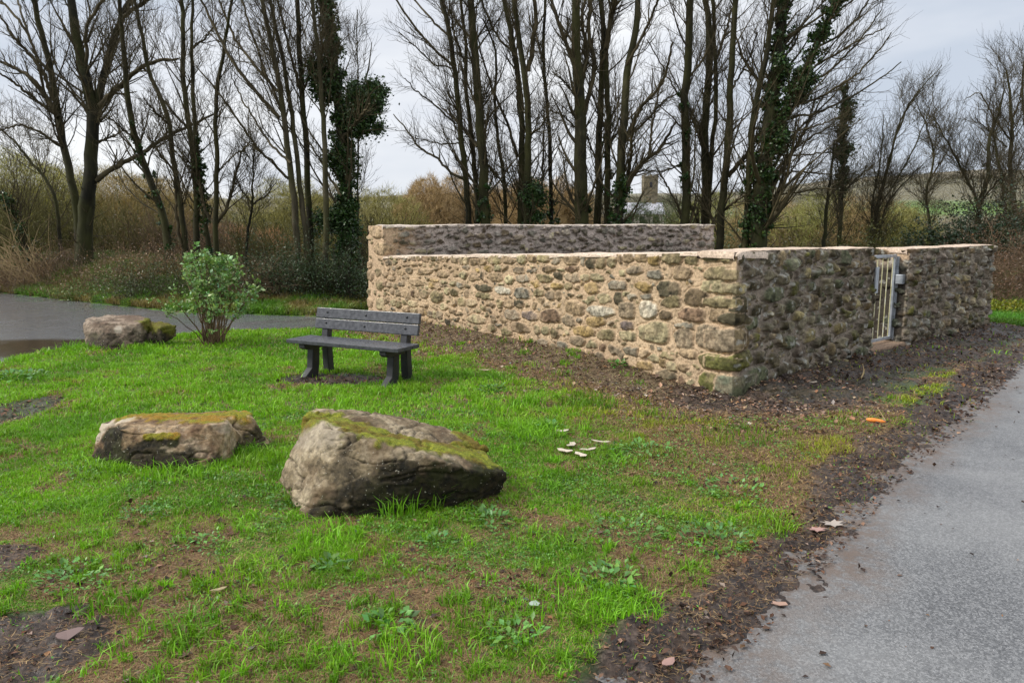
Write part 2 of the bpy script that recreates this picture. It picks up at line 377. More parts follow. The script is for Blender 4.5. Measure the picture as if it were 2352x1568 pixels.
# roads: asphalt sheets that run under the mud at their edges
def road(name, poly, box, d, grow=.8, wetb=0.0, zoff=0.0):
    ax = np.arange(box[0], box[1] + d, d); ay = np.arange(box[2], box[3] + d, d)
    A, B = np.meshgrid(ax, ay, indexing='ij'); a, b = A.ravel(), B.ravel()
    s = sdpoly(a, b, poly); sm = np.minimum(sdpoly(a, b, roadR), sdpoly(a, b, roadL))
    z = smooth_h(a, b) * ss(-.3, .6, sm) * 0 + (bank(a, b) * 0) - .03 + (fbm(a * .7, b * .7, 8, 3) - .5) * .014
    z = np.where(s > 0, z - .02 * s, z) + zoff + far_profile(a, b)
    f = grid_faces(len(ax), len(ay)); keep = (s[f] < grow).all(1); f = f[keep]
    us = np.unique(f); re = np.full(len(a), -1); re[us] = np.arange(len(us))
    M = Mat(name + '_asphalt', .6, .45); v = M.coord(); n1 = M.noise(1.1, 5, .6, v); n2 = M.noise(160, 3, .7, v); n3 = M.noise(14, 5, .65, v)
    if wetb:
        c = M.ramp(n2, [(.3, (.09, .092, .098)), (.7, (.16, .163, .170))]); c = M.mix(M.ramp(n1, [(.46, 0.), (.60, 1.)]), c, M.mix(.6, c, (.035, .026, .018)))
        spw = M.node('ShaderNodeSeparateColor'); M.l.new(M.attr('edge'), spw.inputs[0]); c = M.mix(spw.outputs[0], c, (.040, .028, .020))
        M.rough(M.mix(spw.outputs[0], M.ramp(n1, [(.40, .10), (.52, .20), (.66, .36)]), .04))
    else:
        vo = M.node('ShaderNodeTexVoronoi'); vo.inputs['Scale'].default_value = 110; M.l.new(v, vo.inputs['Vector'])
        st = M.ramp(vo.outputs['Color'], [(.2, (.055, .055, .056)), (.5, (.13, .131, .132)), (.8, (.24, .24, .24))])
        c = M.mix(M.ramp(n2, [(.42, 0.), (.58, .8)]), st, (.085, .088, .094))
        c = M.mix(M.ramp(n1, [(.35, 0.), (.7, .75)]), c, M.mix(.55, c, (.26, .26, .255)))
        edge = M.attr('edge'); sp2 = M.node('ShaderNodeSeparateColor'); M.l.new(edge, sp2.inputs[0])
        dirt = M.mix(1.0, sp2.outputs[0], M.ramp(n3, [(.40, .25), (.56, 1.)]), 'MULTIPLY')
        c = M.mix(dirt, c, M.mix(n3, (.055, .038, .028), (.16, .12, .095)))
        M.rough(M.ramp(n1, [(.3, .26), (.6, .50)]))
    M.base(c); M.bump(n2, .15 if wetb else .7, .003 if wetb else .006)
    edge = np.clip(.8 - (-s) / .35 - (fbm(a * 1.6, b * 1.6, 19, 4) - .5) * 1.6, 0, 1) 
    if wetb: edge = ss(.35, .6, np.exp(-((a + 6.9) / 2.4) ** 2 - ((b - 11.0 - (a + 7) * .05) / 1.0) ** 2) + (fbm(a * .8, b * 2.2, 23, 4) - .5) * .9)
    me = mesh(np.stack([a[us], b[us], z[us]], 1), [re[f]], True, {'edge': edge[us]}, [M.m])
    return tag(link(name, me), kind='structure')
road('road', roadR, (-7, 24, -8, 26), .06)
road('lane', roadL, (-50, 12.5, -3, 36), .12, .5, wetb=1, zoff=.004)
print('ground done')

# ------------------------------------------------------------------ grass
LUSH = np.array((.18, .40, .015)); DARK = np.array((.08, .22, .012)); YEL = np.array((.28, .31, .025)); STR = np.array((.34, .235, .115))
def blades(bag, X, Y, Z, h, w, r, col, lean=.5, curl=.5):
    n = len(X); az = r.uniform(0, 2 * np.pi, n); s = np.stack([np.cos(az), np.sin(az), np.zeros(n)], 1)
    la = r.uniform(0, 2 * np.pi, n); ld = np.stack([np.cos(la), np.sin(la), np.zeros(n)], 1) * (np.abs(r.normal(0, lean, n)))[:, None]
    b = np.stack([X, Y, Z], 1); up = np.array((0, 0, 1.)); h = h[:, None]; w = w[:, None] * .5
    m = b + (up * .55 + ld * .35) * h; t = b + (up * (1 - curl * np.linalg.norm(ld, axis=1)[:, None] * .5) + ld * (1 + curl)) * h
    v = np.stack([b - s * w, b + s * w, m + s * w * .8, m - s * w * .8, t], 1).reshape(-1, 3)
    i = np.arange(n)[:, None] * 5
    bag.add(v, [i + [0, 1, 2, 3], i + [3, 2, 4]], np.repeat(col, 5, 0))
def inview(X, Y, mg=.06):
    return (np.abs(X) < (Y * 1.0 + 1.0) * (.70 + mg)) & (Y > 1.2)
inpound = lambda X, Y: (sdpoly(X, Y, [tuple(Ao), tuple(C0), tuple(C2), tuple(Bo)]) < .02)
r = rng(7); bag = Bag(); strawbag = Bag()
bands = [(1.3, 2.6, 34000, .024, .0026), (2.6, 4.2, 24000, .027, .0036), (4.2, 6.5, 12000, .035, .0060), (6.5, 10, 3600, .045, .0095), (10, 15.5, 1700, .055, .014)]
for y0, y1, den, hh, ww in bands:
    xr = y1 * .76 + .3; n = int(den * (2 * xr) * (y1 - y0)); X = r.uniform(-xr, xr, n); Y = r.uniform(y0, y1, n)
    k = inview(X, Y); X, Y = X[k], Y[k]
    sR = sdpoly(X, Y, roadR); sL = sdpoly(X, Y, roadL); md = mudmask(X, Y, sR); lt = littermask(X, Y)
    cl = fbm(X * 5.5, Y * 5.5, 101, 3); tuft = ss(.5, .72, fbm(X * 3.1, Y * 3.1, 111, 3))
    lush = ss(3.5, 4.6, Y) * (1 - ss(-.4, 1.4, X - (Y - 5) * .12))
    d = (.85 + .4 * lush) * (1 - .97 * ss(.25, .6, md)) * (1 - .72 * lt * (1 - .3 * lush)) * ss(.05, .2, sL)
    dwl = dseg(X, Y, Ai, C0) + (fbm(X * 1.6, Y * 1.6, 131, 3) - .5) * 1.5; d = d * (1 - .93 * (1 - ss(.75, 1.35, dwl)))
    d = d * (.30 + .9 * ss(.35, .6, cl) + .6 * tuft)
    ok = (r.uniform(0, 1, len(X)) < d) & ~inpound(X, Y) & (sR > .02); X, Y = X[ok], Y[ok]; cl, tuft, lush, lt = cl[ok], tuft[ok], lush[ok], lt[ok]
    z = terrain(X, Y) - .004; n = len(X)
    hgt = hh * r.uniform(.5, 1.35, n) * (.65 + .65 * tuft + .25 * lush) ; wid = ww * r.uniform(.6, 1.3, n)
    big = fbm(X * 1.3, Y * 1.3, 121, 3)
    mixy = np.clip(ss(.0, .9, X - .2) * .75 * (1 - ss(8.5, 11, Y)) + .28 * lt + .14 * r.normal(size=n), 0, 1)[:, None] * ss(3.4, 5.2, Y)[:, None] + .12 * r.uniform(0, 1, (n, 1))
    col = LUSH * (1 - mixy) + YEL * mixy
    dk = (ss(.5, .66, big) * .6)[:, None]; col = col * (1 - dk) + DARK * dk
    col = col * np.clip(1 + r.normal(0, .24, n), .45, 1.7)[:, None]
    st = r.uniform(0, 1, n) < (.03 + .22 * lt); col[st] = STR * r.uniform(.5, 1.2, (st.sum(), 1))
    blades(bag, X, Y, z, hgt, wid, r, col, .55, .5)
    # lying dead straws
    n = int(den * 1.0 * (2 * xr) * (y1 - y0)); X = r.uniform(-xr, xr, n); Y = r.uniform(y0, y1, n); k = inview(X, Y); X, Y = X[k], Y[k]
    sR = sdpoly(X, Y, roadR); md = mudmask(X, Y, sR); lt = littermask(X, Y)
    d = (.30 + .75 * lt) * (1 - .85 * ss(.3, .7, md)) * (sR > .05)
    ok = (r.uniform(0, 1, len(X)) < d) & ~inpound(X, Y) & (sdpoly(X, Y, roadL) > .1); X, Y = X[ok], Y[ok]; n = len(X); z = terrain(X, Y) + .002
    col = np.where(r.uniform(0, 1, (n, 1)) < .5, np.array((.20, .11, .055)), STR) * r.uniform(.45, 1.15, (n, 1))
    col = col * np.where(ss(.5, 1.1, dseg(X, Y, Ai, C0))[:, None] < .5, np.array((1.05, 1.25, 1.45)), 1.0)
    a = r.uniform(0, 2 * np.pi, n); Ls = hh * r.uniform(.6, 1.9, n); dd = np.stack([np.cos(a), np.sin(a), r.uniform(-.05, .35, n)], 1) * Ls[:, None]
    s = np.stack([-np.sin(a), np.cos(a), np.zeros(n)], 1) * (ww * .30 * r.uniform(.6, 1.4, n))[:, None]; b = np.stack([X, Y, z], 1)
    kx = dd * .5 + np.stack([-np.sin(a), np.cos(a), np.ones(n) * .2], 1) * (Ls * r.normal(0, .16, n))[:, None]
    vv = np.stack([b - s, b + s, b + kx + s, b + kx - s, b + dd], 1).reshape(-1, 3); i = np.arange(n)[:, None] * 5
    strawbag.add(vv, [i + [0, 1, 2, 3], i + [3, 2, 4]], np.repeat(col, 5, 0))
# coarser grass on the verge beyond the lane and on the bank at the far right
def patch(px0, px1, Yr, n, hh, ww, cols, seed, cond=None):
    r = rng(seed); Y = r.uniform(*Yr, n); X = (r.uniform(px0, px1, n) - CX) / F * Y; sL = sdpoly(X, Y, roadL); sR = sdpoly(X, Y, roadR)
    k = (sL > .08) & (sR > .1) & ~inpound(X, Y)
    if cond is not None: k &= cond(X, Y)
    X, Y = X[k], Y[k]; n = len(X); ci = fbm(X * 1.5, Y * 1.5, seed, 3)[:, None]
    w = ss(.4, .6, ci); col = (np.array(cols[0]) * (1 - w) + np.array(cols[1]) * w) * r.uniform(.55, 1.4, (n, 1))
    blades(bag, X, Y, terrain(X, Y, False), hh * r.uniform(.5, 1.5, n), ww * r.uniform(.6, 1.4, n), r, col, .6, .6)
patch(-120, 880, (15, 21.5), 110000, .15, .020, [(.10, .22, .02), (.22, .17, .06)], 201)
patch(-120, 500, (19, 25), 26000, .2, .02, [(.16, .12, .06), (.09, .13, .03)], 202)
patch(2240, 2500, (13, 18), 30000, .09, .016, [(.085, .23, .02), (.11, .22, .02)], 203)
patch(850, 2300, (19, 30), 20000, .25, .03, [(.12, .10, .04), (.08, .10, .03)], 204)
tag(bag.build('grass', M_grass), kind='stuff', label='short bright green winter grass on the lawn and verges', cat='grass')
tag(strawbag.build('dead_grass', M_dead), kind='stuff', label='matted tan straw lying between the green tufts', cat='dead grass')
print('grass done')

# fallen leaves
r = rng(9); bag = Bag(); X = r.uniform(-7, 9, 260000); Y = r.uniform(1.4, 14, 260000) ** 1.0; k = inview(X, Y); X, Y = X[k], Y[k]
sR = sdpoly(X, Y, roadR); md = mudmask(X, Y, sR); lt = littermask(X, Y); bench_bare = blob(X, Y, 755, 868, .62, .26)
d = (.03 + .62 * md + .40 * lt + .7 * (dseg(X, Y, Ai, C0) < 1.6) * lt) * (sR > -.02) * (1 - ss(.3, .6, bench_bare)) * np.clip(4 / Y, .35, 1)
d = np.maximum(d, .01 * (sR > -1.2) * (sR < 0)); d *= ss(.35, .7, fbm(X * 3, Y * 3, 301, 3)) + .35
ok = (r.uniform(0, 1, len(X)) < d) & ~inpound(X, Y) & (sdpoly(X, Y, roadL) > .1); X, Y = X[ok], Y[ok]; n = len(X)
zz = np.maximum(terrain(X, Y), -.03) + r.uniform(.002, .012, n); pal = np.array([(.055, .030, .020), (.12, .065, .042), (.028, .016, .012), (.20, .125, .09), (.15, .085, .045), (.22, .16, .12)])
ci = r.choice(6, n, p=[.32, .24, .26, .08, .08, .02]); dirs = np.stack([r.normal(size=n), r.normal(size=n), r.normal(0, .12, n)], 1)
sz = np.where(Y > 6, .036, .024) * r.uniform(.5, 1.6, n)
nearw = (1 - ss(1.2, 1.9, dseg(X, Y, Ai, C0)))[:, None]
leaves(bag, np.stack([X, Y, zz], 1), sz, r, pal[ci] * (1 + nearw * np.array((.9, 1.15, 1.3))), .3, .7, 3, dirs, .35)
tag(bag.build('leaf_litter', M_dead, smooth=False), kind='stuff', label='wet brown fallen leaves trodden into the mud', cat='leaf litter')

# ------------------------------------------------------------------ stonework
PAL = dict(dark=(.070, .060, .036), darkb=(.095, .070, .040), red=(.145, .095, .060), olive=(.17, .14, .075), lolive=(.25, .215, .125), grey=(.165, .15, .115), greyb=(.19, .15, .10), white=(.40, .36, .28),
           ochre=(.25, .175, .07), tan=(.26, .19, .115), moss=(.095, .095, .028), purple=(.12, .095, .085), green=(.095, .105, .07))
class Face:
    """rubble face in (s, v): raised stones in a bed of mortar"""
    def __init__(s, length, height, res, seed):
        s.res = res; s.nu = int(round(length / res)) + 1; s.nv = int(round(height / res)) + 1; s.L = length; s.v0 = -.15
        s.S, s.V = np.meshgrid(np.linspace(0, length, s.nu), s.v0 + np.arange(s.nv) * res, indexing='ij')
        s.H = np.zeros(s.S.shape); s.Mk = np.zeros(s.S.shape); s.C = np.zeros(s.S.shape + (3,)); s.r = rng(seed); s.seed = seed; s.smear = .5
        s.w1 = fbm(s.S * 9, s.V * 9, seed, 3) - .5; s.w2 = fbm(s.S * 9, s.V * 9, seed + 50, 3) - .5; s.occ = np.zeros(s.S.shape, bool); s.w3 = fbm(s.S * 34, s.V * 34, seed + 70, 3) - .5; s.w4 = fbm(s.S * 34, s.V * 34, seed + 80, 3) - .5
    def put(s, cs, cv, hw, hh, col, depth=.03, p=3.0, ang=0., gap=1.12, force=False, warp=.10, block=False):
        x0 = int((cs - hw * 1.5) / s.res); x1 = int((cs + hw * 1.5) / s.res) + 1; y0 = int((cv - s.v0 - hh * 1.6) / s.res); y1 = int((cv - s.v0 + hh * 1.6) / s.res) + 1
        x0, y0 = max(x0, 0), max(y0, 0); x1, y1 = min(x1, s.nu), min(y1, s.nv)
        if x1 - x0 < 3 or y1 - y0 < 3: return False
        sl = (slice(x0, x1), slice(y0, y1)); du = s.S[sl] - cs + s.w1[sl] * warp + s.w3[sl] * .022; dv = s.V[sl] - cv + s.w2[sl] * warp * .8 + s.w4[sl] * .022
        ca, sa = math.cos(ang), math.sin(ang); a = (du * ca + dv * sa) / hw; b = (-du * sa + dv * ca) / hh
        if block:
            q = (np.abs(a) ** (p * 1.5) + np.abs(b) ** (p * 1.5)) ** (1 / (p * 1.5))
            for kk in range(3):
                th = s.r.choice([.785, 2.356, 3.927, 5.498]) + s.r.normal(0, .22); q = np.maximum(q, (a * math.cos(th) + b * math.sin(th)) / s.r.uniform(.92, 1.25))
            for kk in range(2):
                th = s.r.uniform(0, 6.28); q = np.maximum(q, (a * math.cos(th) + b * math.sin(th)) / s.r.uniform(.86, 1.0))
        m_n = 0 if block else int(s.r.integers(5, 8)); q = q if block else 0; th0 = s.r.uniform(0, 6.28)
        for kk in range(m_n):
            th = th0 + (kk + s.r.uniform(-.22, .22)) * 6.2832 / m_n; q = q + np.clip((a * math.cos(th) + b * math.sin(th)) / s.r.uniform(.76, 1.0), 0, 4) ** (p * 2.2)
        if not block: q = q ** (1 / (p * 2.2)) * .86; q = q * .5 + .5 * np.maximum((np.abs(a) ** p + np.abs(b) ** p) ** (1 / p), q)
        ins = q < gap
        if not force and (s.occ[sl] & ins).sum() > .01 * max(ins.sum(), 1): return False
        s.occ[sl] |= ins
        r = s.r; t1, t2 = r.normal(0, .22, 2)
        hgt = depth * (np.clip((1 - q) * 4.5, 0, 1) ** .6) * (1 + t1 * a + t2 * b + .25 * (1 - q)); m = (q < 1)
        ring = (q >= 1) & (q < 1.14) & (s.Mk[sl] <= 0); s.H[sl] = np.where(ring, -.010, s.H[sl])
        s.H[sl] = np.where(m, np.maximum(s.H[sl], hgt), s.H[sl]); s.Mk[sl] = np.where(m, np.clip((1 - q) * 9, 0, 1), s.Mk[sl])
        s.C[sl] = np.where(m[..., None], np.asarray(col), s.C[sl]); return True
    def courses(s, lo, hi, hc, wc, pals, depth, gap=1.08, warp=.06, vmin=-.12, vmax=1.5, und=.18, jit=.010):
        r = s.r; v = vmin; row = 0
        while v < vmax:
            ch = r.uniform(*hc); x = lo + r.uniform(-.1, .05)
            while x < hi:
                w = r.uniform(*wc) * (1 if r.uniform() > .25 else .55); hh = ch * .5 * r.uniform(.74, 1.0); cv = v + ch * .5 + (fbm(np.array([x * 1.1]), np.array([row * .35 + s.seed]), s.seed + 3, 2)[0] - .5) * und + r.normal(0, jit)
                if x + w * .5 < hi: s.put(x + w * .5, cv, w * .5 * r.uniform(.88, .97), hh * .98, np.array(PAL[pals[r.integers(len(pals))]]) * r.uniform(.65, 1.35), r.uniform(*depth), r.uniform(2.4, 5), r.normal(0, .06), gap, warp=warp, block=True)
                x += w
            v += ch; row += 1
    def fill(s, sizes, pals, depth=(.02, .035), p=(2.4, 4), gap=1.12, warp=.10, rng_s=None, top=None):
        r = s.r; lo, hi = rng_s or (0, s.L); H = s.V[0, -1]
        for hw0, hw1, asp0, asp1, n in sizes:
            for _ in range(int(n * (hi - lo))):
                hw = r.uniform(hw0, hw1); hh = hw * r.uniform(asp0, asp1); col = np.array(PAL[pals[r.integers(len(pals))]]) * r.uniform(.72, 1.3)
                s.put(r.uniform(lo, hi), r.uniform(s.v0, H), hw, hh, col, r.uniform(*depth) * min(1, hw / .06), r.uniform(*p), r.normal(0, .16), gap, warp=warp)
    def sheet(s, path, hfun, mortar, s_rng=None, rough=.010, blend=.07, wob=.02, lich=0.0):
        """path: list of 2d points, outward normal on the right-hand side of travel"""
        path = [np.asarray(q, float) for q in path]; segs = np.diff(path, axis=0); ln = np.linalg.norm(segs, axis=1); cum = np.concatenate(([0], np.cumsum(ln)))
        i0, i1 = 0, s.nu - 1
        if s_rng: i0 = int(round(s_rng[0] / s.res)); i1 = int(round(s_rng[1] / s.res))
        S1d = s.S[i0:i1 + 1, 0]; k = np.clip(np.searchsorted(cum, S1d, side='right') - 1, 0, len(ln) - 1); d = segs / ln[:, None]; nr = np.stack([d[:, 1], -d[:, 0]], 1)
        base = np.stack(path)[k] + d[k] * np.minimum(S1d - cum[k], ln[k] + 1)[:, None]; nor = nr[k].copy()
        for j in range(1, len(ln)):
            t = np.clip((S1d - cum[j]) / blend * .5 + .5, 0, 1); w = (np.abs(S1d - cum[j]) < blend)
            nn = nr[j - 1] * (1 - t[:, None]) + nr[j] * t[:, None]; nor[w] = nn[w]
        n_v = s.nv; vv = s.V[i0:i1 + 1]; top = hfun(S1d)[:, None]; scale = (top - s.v0) / (vv[0, -1] - s.v0); z = s.v0 + (vv - s.v0) * scale
        H = s.H[i0:i1 + 1]; Mk = s.Mk[i0:i1 + 1]; SS = s.S[i0:i1 + 1]
        f1 = fbm(SS * 14, vv * 14, s.seed + 7, 4) - .5; f2 = fbm(SS * 45, vv * 45, s.seed + 8, 2) - .5; f3 = fbm(SS * 1.3, vv * 1.3, s.seed + 9, 2) - .5
        D = H + f1 * rough * (1 + 1.2 * Mk) + f2 * rough * .9 * (1 + Mk) + f3 * wob * 2 + (1.3 - vv) * .02
        pos = np.empty(vv.shape + (3,)); pos[..., 0] = base[:, None, 0] + nor[:, None, 0] * D; pos[..., 1] = base[:, None, 1] + nor[:, None, 1] * D; pos[..., 2] = z + f1 * .004
        mc = np.asarray(mortar(SS, vv)) * (1 + (fbm(SS * 4, vv * 4, s.seed + 12, 4)[..., None] - .5) * .5)
        sc2 = s.C[i0:i1 + 1] * np.clip(1 + (fbm(SS * 22, vv * 22, s.seed + 13, 3)[..., None] - .5) * 2.0, .3, 2)
        smear = ss(.42, .66, fbm(SS * 7, vv * 7, s.seed + 14, 4))[..., None] * (s.smear[i0:i1 + 1] if not isinstance(s.smear, float) else s.smear); sc2 = sc2 * (1 - smear) + mc * smear
        c = mc * (1 - Mk[..., None]) + sc2 * Mk[..., None]
        if lich:
            l = ss(.66, .72, fbm(SS * 16, vv * 16, s.seed + 15, 3))[..., None] * lich; c = c * (1 - l) + np.array((.42, .42, .38)) * l
        return pos.reshape(-1, 3), grid_faces(len(S1d), n_v), c.reshape(-1, 3)
M = Mat('rubble_masonry', .88, .25); v = M.coord(); na = M.noise(38, 5, .7, v); nb = M.noise(190, 3, .6, v)
c = M.mix(1.0, M.attr(), M.ramp(na, [(.32, .55), (.5, 1.), (.68, 1.4)]), 'MULTIPLY'); c = M.mix(1.0, c, M.ramp(nb, [(.3, .8), (.7, 1.18)]), 'MULTIPLY')
M.base(c).bump(M.mix(.5, na, nb), .6, .008); M_stone = M.m
MORT_TAN = np.array((.45, .325, .212)); MORT_DK = np.array((.235, .195, .152)); MORT_GR = np.array((.24, .195, .16))
def cap(path, hfun, s0, width, parent, seed, col, over=.012, th=.035, d=.04, inner=None):
    """mortar capping: a low rounded strip laid along the wall head; path = outer edge"""
    path = [np.asarray(q, float) for q in path]; b = Bag(); cum = 0
    for a, c_ in zip(path[:-1], path[1:]):
        ln = np.linalg.norm(c_ - a); dd = (c_ - a) / ln; nr = np.array((dd[1], -dd[0])); n = max(int(ln / d), 2); t = np.concatenate(([0], np.linspace(0.0005, ln - .0005, n), [ln])); n += 2; S = s0 + cum + t
        us = np.array([over, over, over * .6, -.04, -.12, -width * .5, -width + .12, -width + .03, -width - over, -width - over]); zs = np.array([-th, -.008, 0, .006, .012, .014, .012, .005, -.008, -th])
        A, B = np.meshgrid(S, np.arange(len(us)), indexing='ij'); nz = (fbm(A * 6, B * 1.3 + seed, seed, 3) - .5); nz2 = fbm(A * 20, B * 2., seed + 3, 2) - .5
        off = us[None] + nz * .03 * (np.abs(us)[None] < .1) ; z = hfun(S)[:, None] + zs[None] + nz * .02 + nz2 * .008
        # mitre joints
        x = a[0] + dd[0] * t[:, None] + nr[0] * off; y = a[1] + dd[1] * t[:, None] + nr[1] * off
        dz_ = np.zeros((n, 1)); dz_[0] = dz_[-1] = -.07; z = z + dz_; x[0] -= 0
        cc = col * (1 + (fbm(A * 5, B * .7, seed + 5, 3)[..., None] - .5) * .5)
        b.add(np.stack([x, y, z], -1).reshape(-1, 3), grid_faces(n, len(us)), cc.reshape(-1, 3)); cum += ln
    return b.build('mortar_cap', M_stone, parent)

LW = LF + S1 + .5; face = Face(LW, 1.65, .0112, 500)
def plane_sv(px, py, onright):
    a = (CY - py) / F; b = (px - CX) / F; dy = cp + a * sp; dz = -sp + a * cp
    o, dd, nn = (C0, dR, nR) if onright else (Ai, dF, nF)
    t = (o @ nn) / (np.array((b, dy)) @ nn); q = np.array((b * t, dy * t)); s_ = (q - o) @ dd
    return (s_ + LF if onright else s_), CH + dz * t
def vnorm(s_, z): # sheet squashes v to the wall top: undo
    return face.v0 + (z - face.v0) * (1.5) / (zlow(s_) - face.v0)
def explicit(lst, ox, oy, onright, k=.375):
    for (cx, cy, hw, hh, key) in lst:
        px, py = ox + cx * k, oy + cy * k; s_, z = plane_sv(px, py, onright); s2, _ = plane_sv(px + hw * k, py, onright); _, z2 = plane_sv(px, py - hh * k, onright)
        face.put(s_, vnorm(s_, z), abs(s2 - s_), abs(z2 - z), np.array(PAL[key]) * face.r.uniform(.9, 1.1), .024 if not onright else .045, 2.6, face.r.normal(0, .04), force=True, gap=1.1, warp=.05, block=True)
explicit([(2010, 430, 75, 55, 'dark'), (2185, 480, 80, 60, 'darkb'), (2150, 600, 85, 48, 'red'), (1930, 720, 98, 70, 'lolive'), (2030, 515, 65, 35, 'olive'), (1880, 480, 40, 22, 'grey'), (2110, 670, 65, 18, 'grey'),
          (2110, 755, 60, 72, 'greyb'), (2265, 750, 85, 82, 'greyb'), (2300, 910, 105, 56, 'moss'), (2290, 400, 88, 38, 'lolive'), (2320, 310, 88, 38, 'olive'), (1715, 500, 28, 45, 'dark'), (1545, 430, 50, 40, 'ochre'),
          (1700, 410, 60, 33, 'grey'), (1760, 578, 58, 55, 'greyb'), (1895, 570, 55, 62, 'white'), (1998, 605, 40, 36, 'darkb'), (1440, 575, 60, 52, 'tan'), (1600, 590, 92, 35, 'white'), (1065, 625, 48, 34, 'grey'),
          (1170, 630, 50, 33, 'purple'), (1290, 625, 68, 48, 'red'), (1405, 655, 45, 38, 'greyb'), (1500, 722, 72, 34, 'ochre'), (1635, 745, 56, 38, 'olive'), (1575, 660, 60, 36, 'ochre'), (1762, 682, 45, 33, 'purple'),
          (1770, 750, 56, 30, 'lolive'), (840, 660, 60, 33, 'lolive'), (1115, 710, 60, 36, 'darkb'), (1455, 790, 48, 38, 'greyb'), (880, 450, 56, 26, 'dark'), (1000, 465, 55, 28, 'white'), (890, 503, 60, 24, 'olive'),
          (950, 370, 50, 34, 'tan'), (520, 345, 55, 24, 'tan'), (630, 360, 40, 28, 'tan'), (1120, 480, 52, 38, 'grey'), (1260, 370, 55, 28, 'olive'), (1420, 310, 40, 20, 'red'), (1930, 330, 50, 30, 'grey'),
          (2100, 320, 60, 44, 'tan'), (2320, 500, 60, 34, 'lolive'), (2320, 600, 70, 44, 'tan'), (2290, 1050, 85, 62, 'moss'), (600, 510, 40, 50, 'olive'), (470, 420, 50, 26, 'tan'), (2140, 860, 52, 28, 'tan')], 781, 477.75, False)
explicit([(690, 312, 48, 34, 'dark'), (690, 402, 48, 34, 'dark'), (812, 470, 68, 48, 'green'), (704, 572, 34, 44, 'dark'), (598, 560, 40, 90, 'dark'), (600, 755, 52, 88, 'darkb'), (610, 890, 58, 56, 'moss'), (722, 880, 35, 42, 'dark'),
          (668, 1040, 98, 82, 'green'), (680, 655, 44, 40, 'green'), (870, 975, 50, 46, 'dark'), (1210, 700, 40, 40, 'olive'), (1310, 280, 55, 26, 'greyb'), (900, 790, 36, 46, 'green'), (1330, 880, 45, 52, 'green'), (960, 840, 34, 50, 'purple'),
          (600, 420, 30, 42, 'olive')], 1470, 477.75, True)
tanp = ['olive', 'lolive', 'grey', 'tan', 'greyb', 'ochre', 'tan', 'tan', 'olive', 'red', 'lolive', 'tan', 'lolive', 'greyb', 'olive', 'tan', 'olive', 'ochre', 'dark', 'grey', 'lolive', 'tan']
face.courses(0, LF - .05, (.10, .19), (.15, .36), tanp, (.016, .032), 1.05, .06, und=.22, jit=.016)
face.fill([(.10, .15, .38, .65, 160), (.07, .11, .35, .7, 300), (.04, .07, .4, .8, 500)], tanp, (.014, .028), (2.2, 3.6), 1.07, .13, (0, LF - .04))
face.fill([(.018, .035, .5, .9, 260)], tanp, (.006, .014), (2, 3), 1.2, .05, (0, LF - .04))
dkp = ['dark', 'grey', 'darkb', 'purple', 'dark', 'green', 'moss', 'greyb', 'grey', 'lolive']
for k_, (z0_, z1_, a_, b_, key) in enumerate([(1.33, 1.47, .42, .05, 'olive'), (1.16, 1.30, .30, .20, 'lolive'), (1.0, 1.13, .40, .08, 'olive'), (.82, .97, .22, .26, 'dark'), (.50, .79, .36, .16, 'greyb'), (.28, .46, .34, .22, 'moss'), (-.02, .24, .20, .36, 'green')]):
    s0_, s1_ = LF - a_, LF + b_; v0_, v1_ = vnorm(LF, z0_), vnorm(LF, z1_); face.put((s0_ + s1_) / 2, (v0_ + v1_) / 2, (s1_ - s0_) / 2, (v1_ - v0_) / 2, np.array(PAL[key]) * 1.0, .034, 5, 0, force=True, gap=1.06, warp=.035, block=True)
face.courses(LF + .05, LW, (.12, .21), (.09, .24), dkp, (.030, .075), 1.05, .10, und=.4, jit=.035)
face.fill([(.08, .13, .6, 1.0, 70), (.05, .085, .6, 1.1, 200), (.028, .048, .6, 1.1, 420), (.016, .026, .6, 1.1, 500)], dkp, (.03, .055), (2.0, 3.2), 1.06, .08, (LF, LW))
right = face.S > LF; face.C[right] *= np.array((.82, .79, .64))
def mort_main(S, V):
    t = ss(LF - .02, LF + .16, S)[..., None]; low = (ss(.75, .15, V) * ss(3.0, 0, S) * 0)[..., None]
    ch = (ss(.35, .7, fbm(S * .9, V * 1.4, 520, 3)))[..., None]; tan = MORT_TAN * (1 - ch * .12) + np.array((.55, .47, .30)) * ch * .12
    return tan * (1 - t) + MORT_DK * t
hlow = lambda s_: zlow(s_) + (fbm(s_ * 2.1, s_ * 0, 530, 3) - .5) * .03
mainpath = [Ai, C0, J1, J1 - nR * .5]
face.smear = (.22 + .30 * (1 - ss(LF * .35, LF * .8, face.S)) * 1.0)[..., None]
# the tan wall
w = thing('stone_wall', 'low rubble wall of tan stones in pinkish mortar behind the bench', 'wall', (*((Ai + C0) / 2), 0))
b = Bag(); b.add(*face.sheet(mainpath, hlow, mort_main, (0, round(LF / face.res) * face.res)))
fi = Face(LF - .2, 1.65, .03, 540); fi.fill([(.07, .14, .5, .8, 60), (.05, .08, .5, .9, 60)], dkp, (.02, .035), gap=1.1); fi.C *= .8
i0 = C0 - dF * .5 - nF * .5
b.add(*fi.sheet([i0, Ai - nF * .5 + dF * .1], lambda s_: hlow(LF - s_), lambda S, V: np.broadcast_to(MORT_GR * .22, S.shape + (3,))))  # inside face coloured dark to stand for the unlit interior
b.build('masonry', M_stone, w)
cap([Ai, C0 + dF * .018], hlow, 0, .5, w, 551, np.array((.52, .42, .33)))
w = thing('stone_wall', 'dark grey rubble wall running from the near corner to the metal gate', 'wall', (*((C0 + J1) / 2), 0))
b = Bag(); b.add(*face.sheet(mainpath, hlow, mort_main, (round(LF / face.res) * face.res, LW), lich=.5))
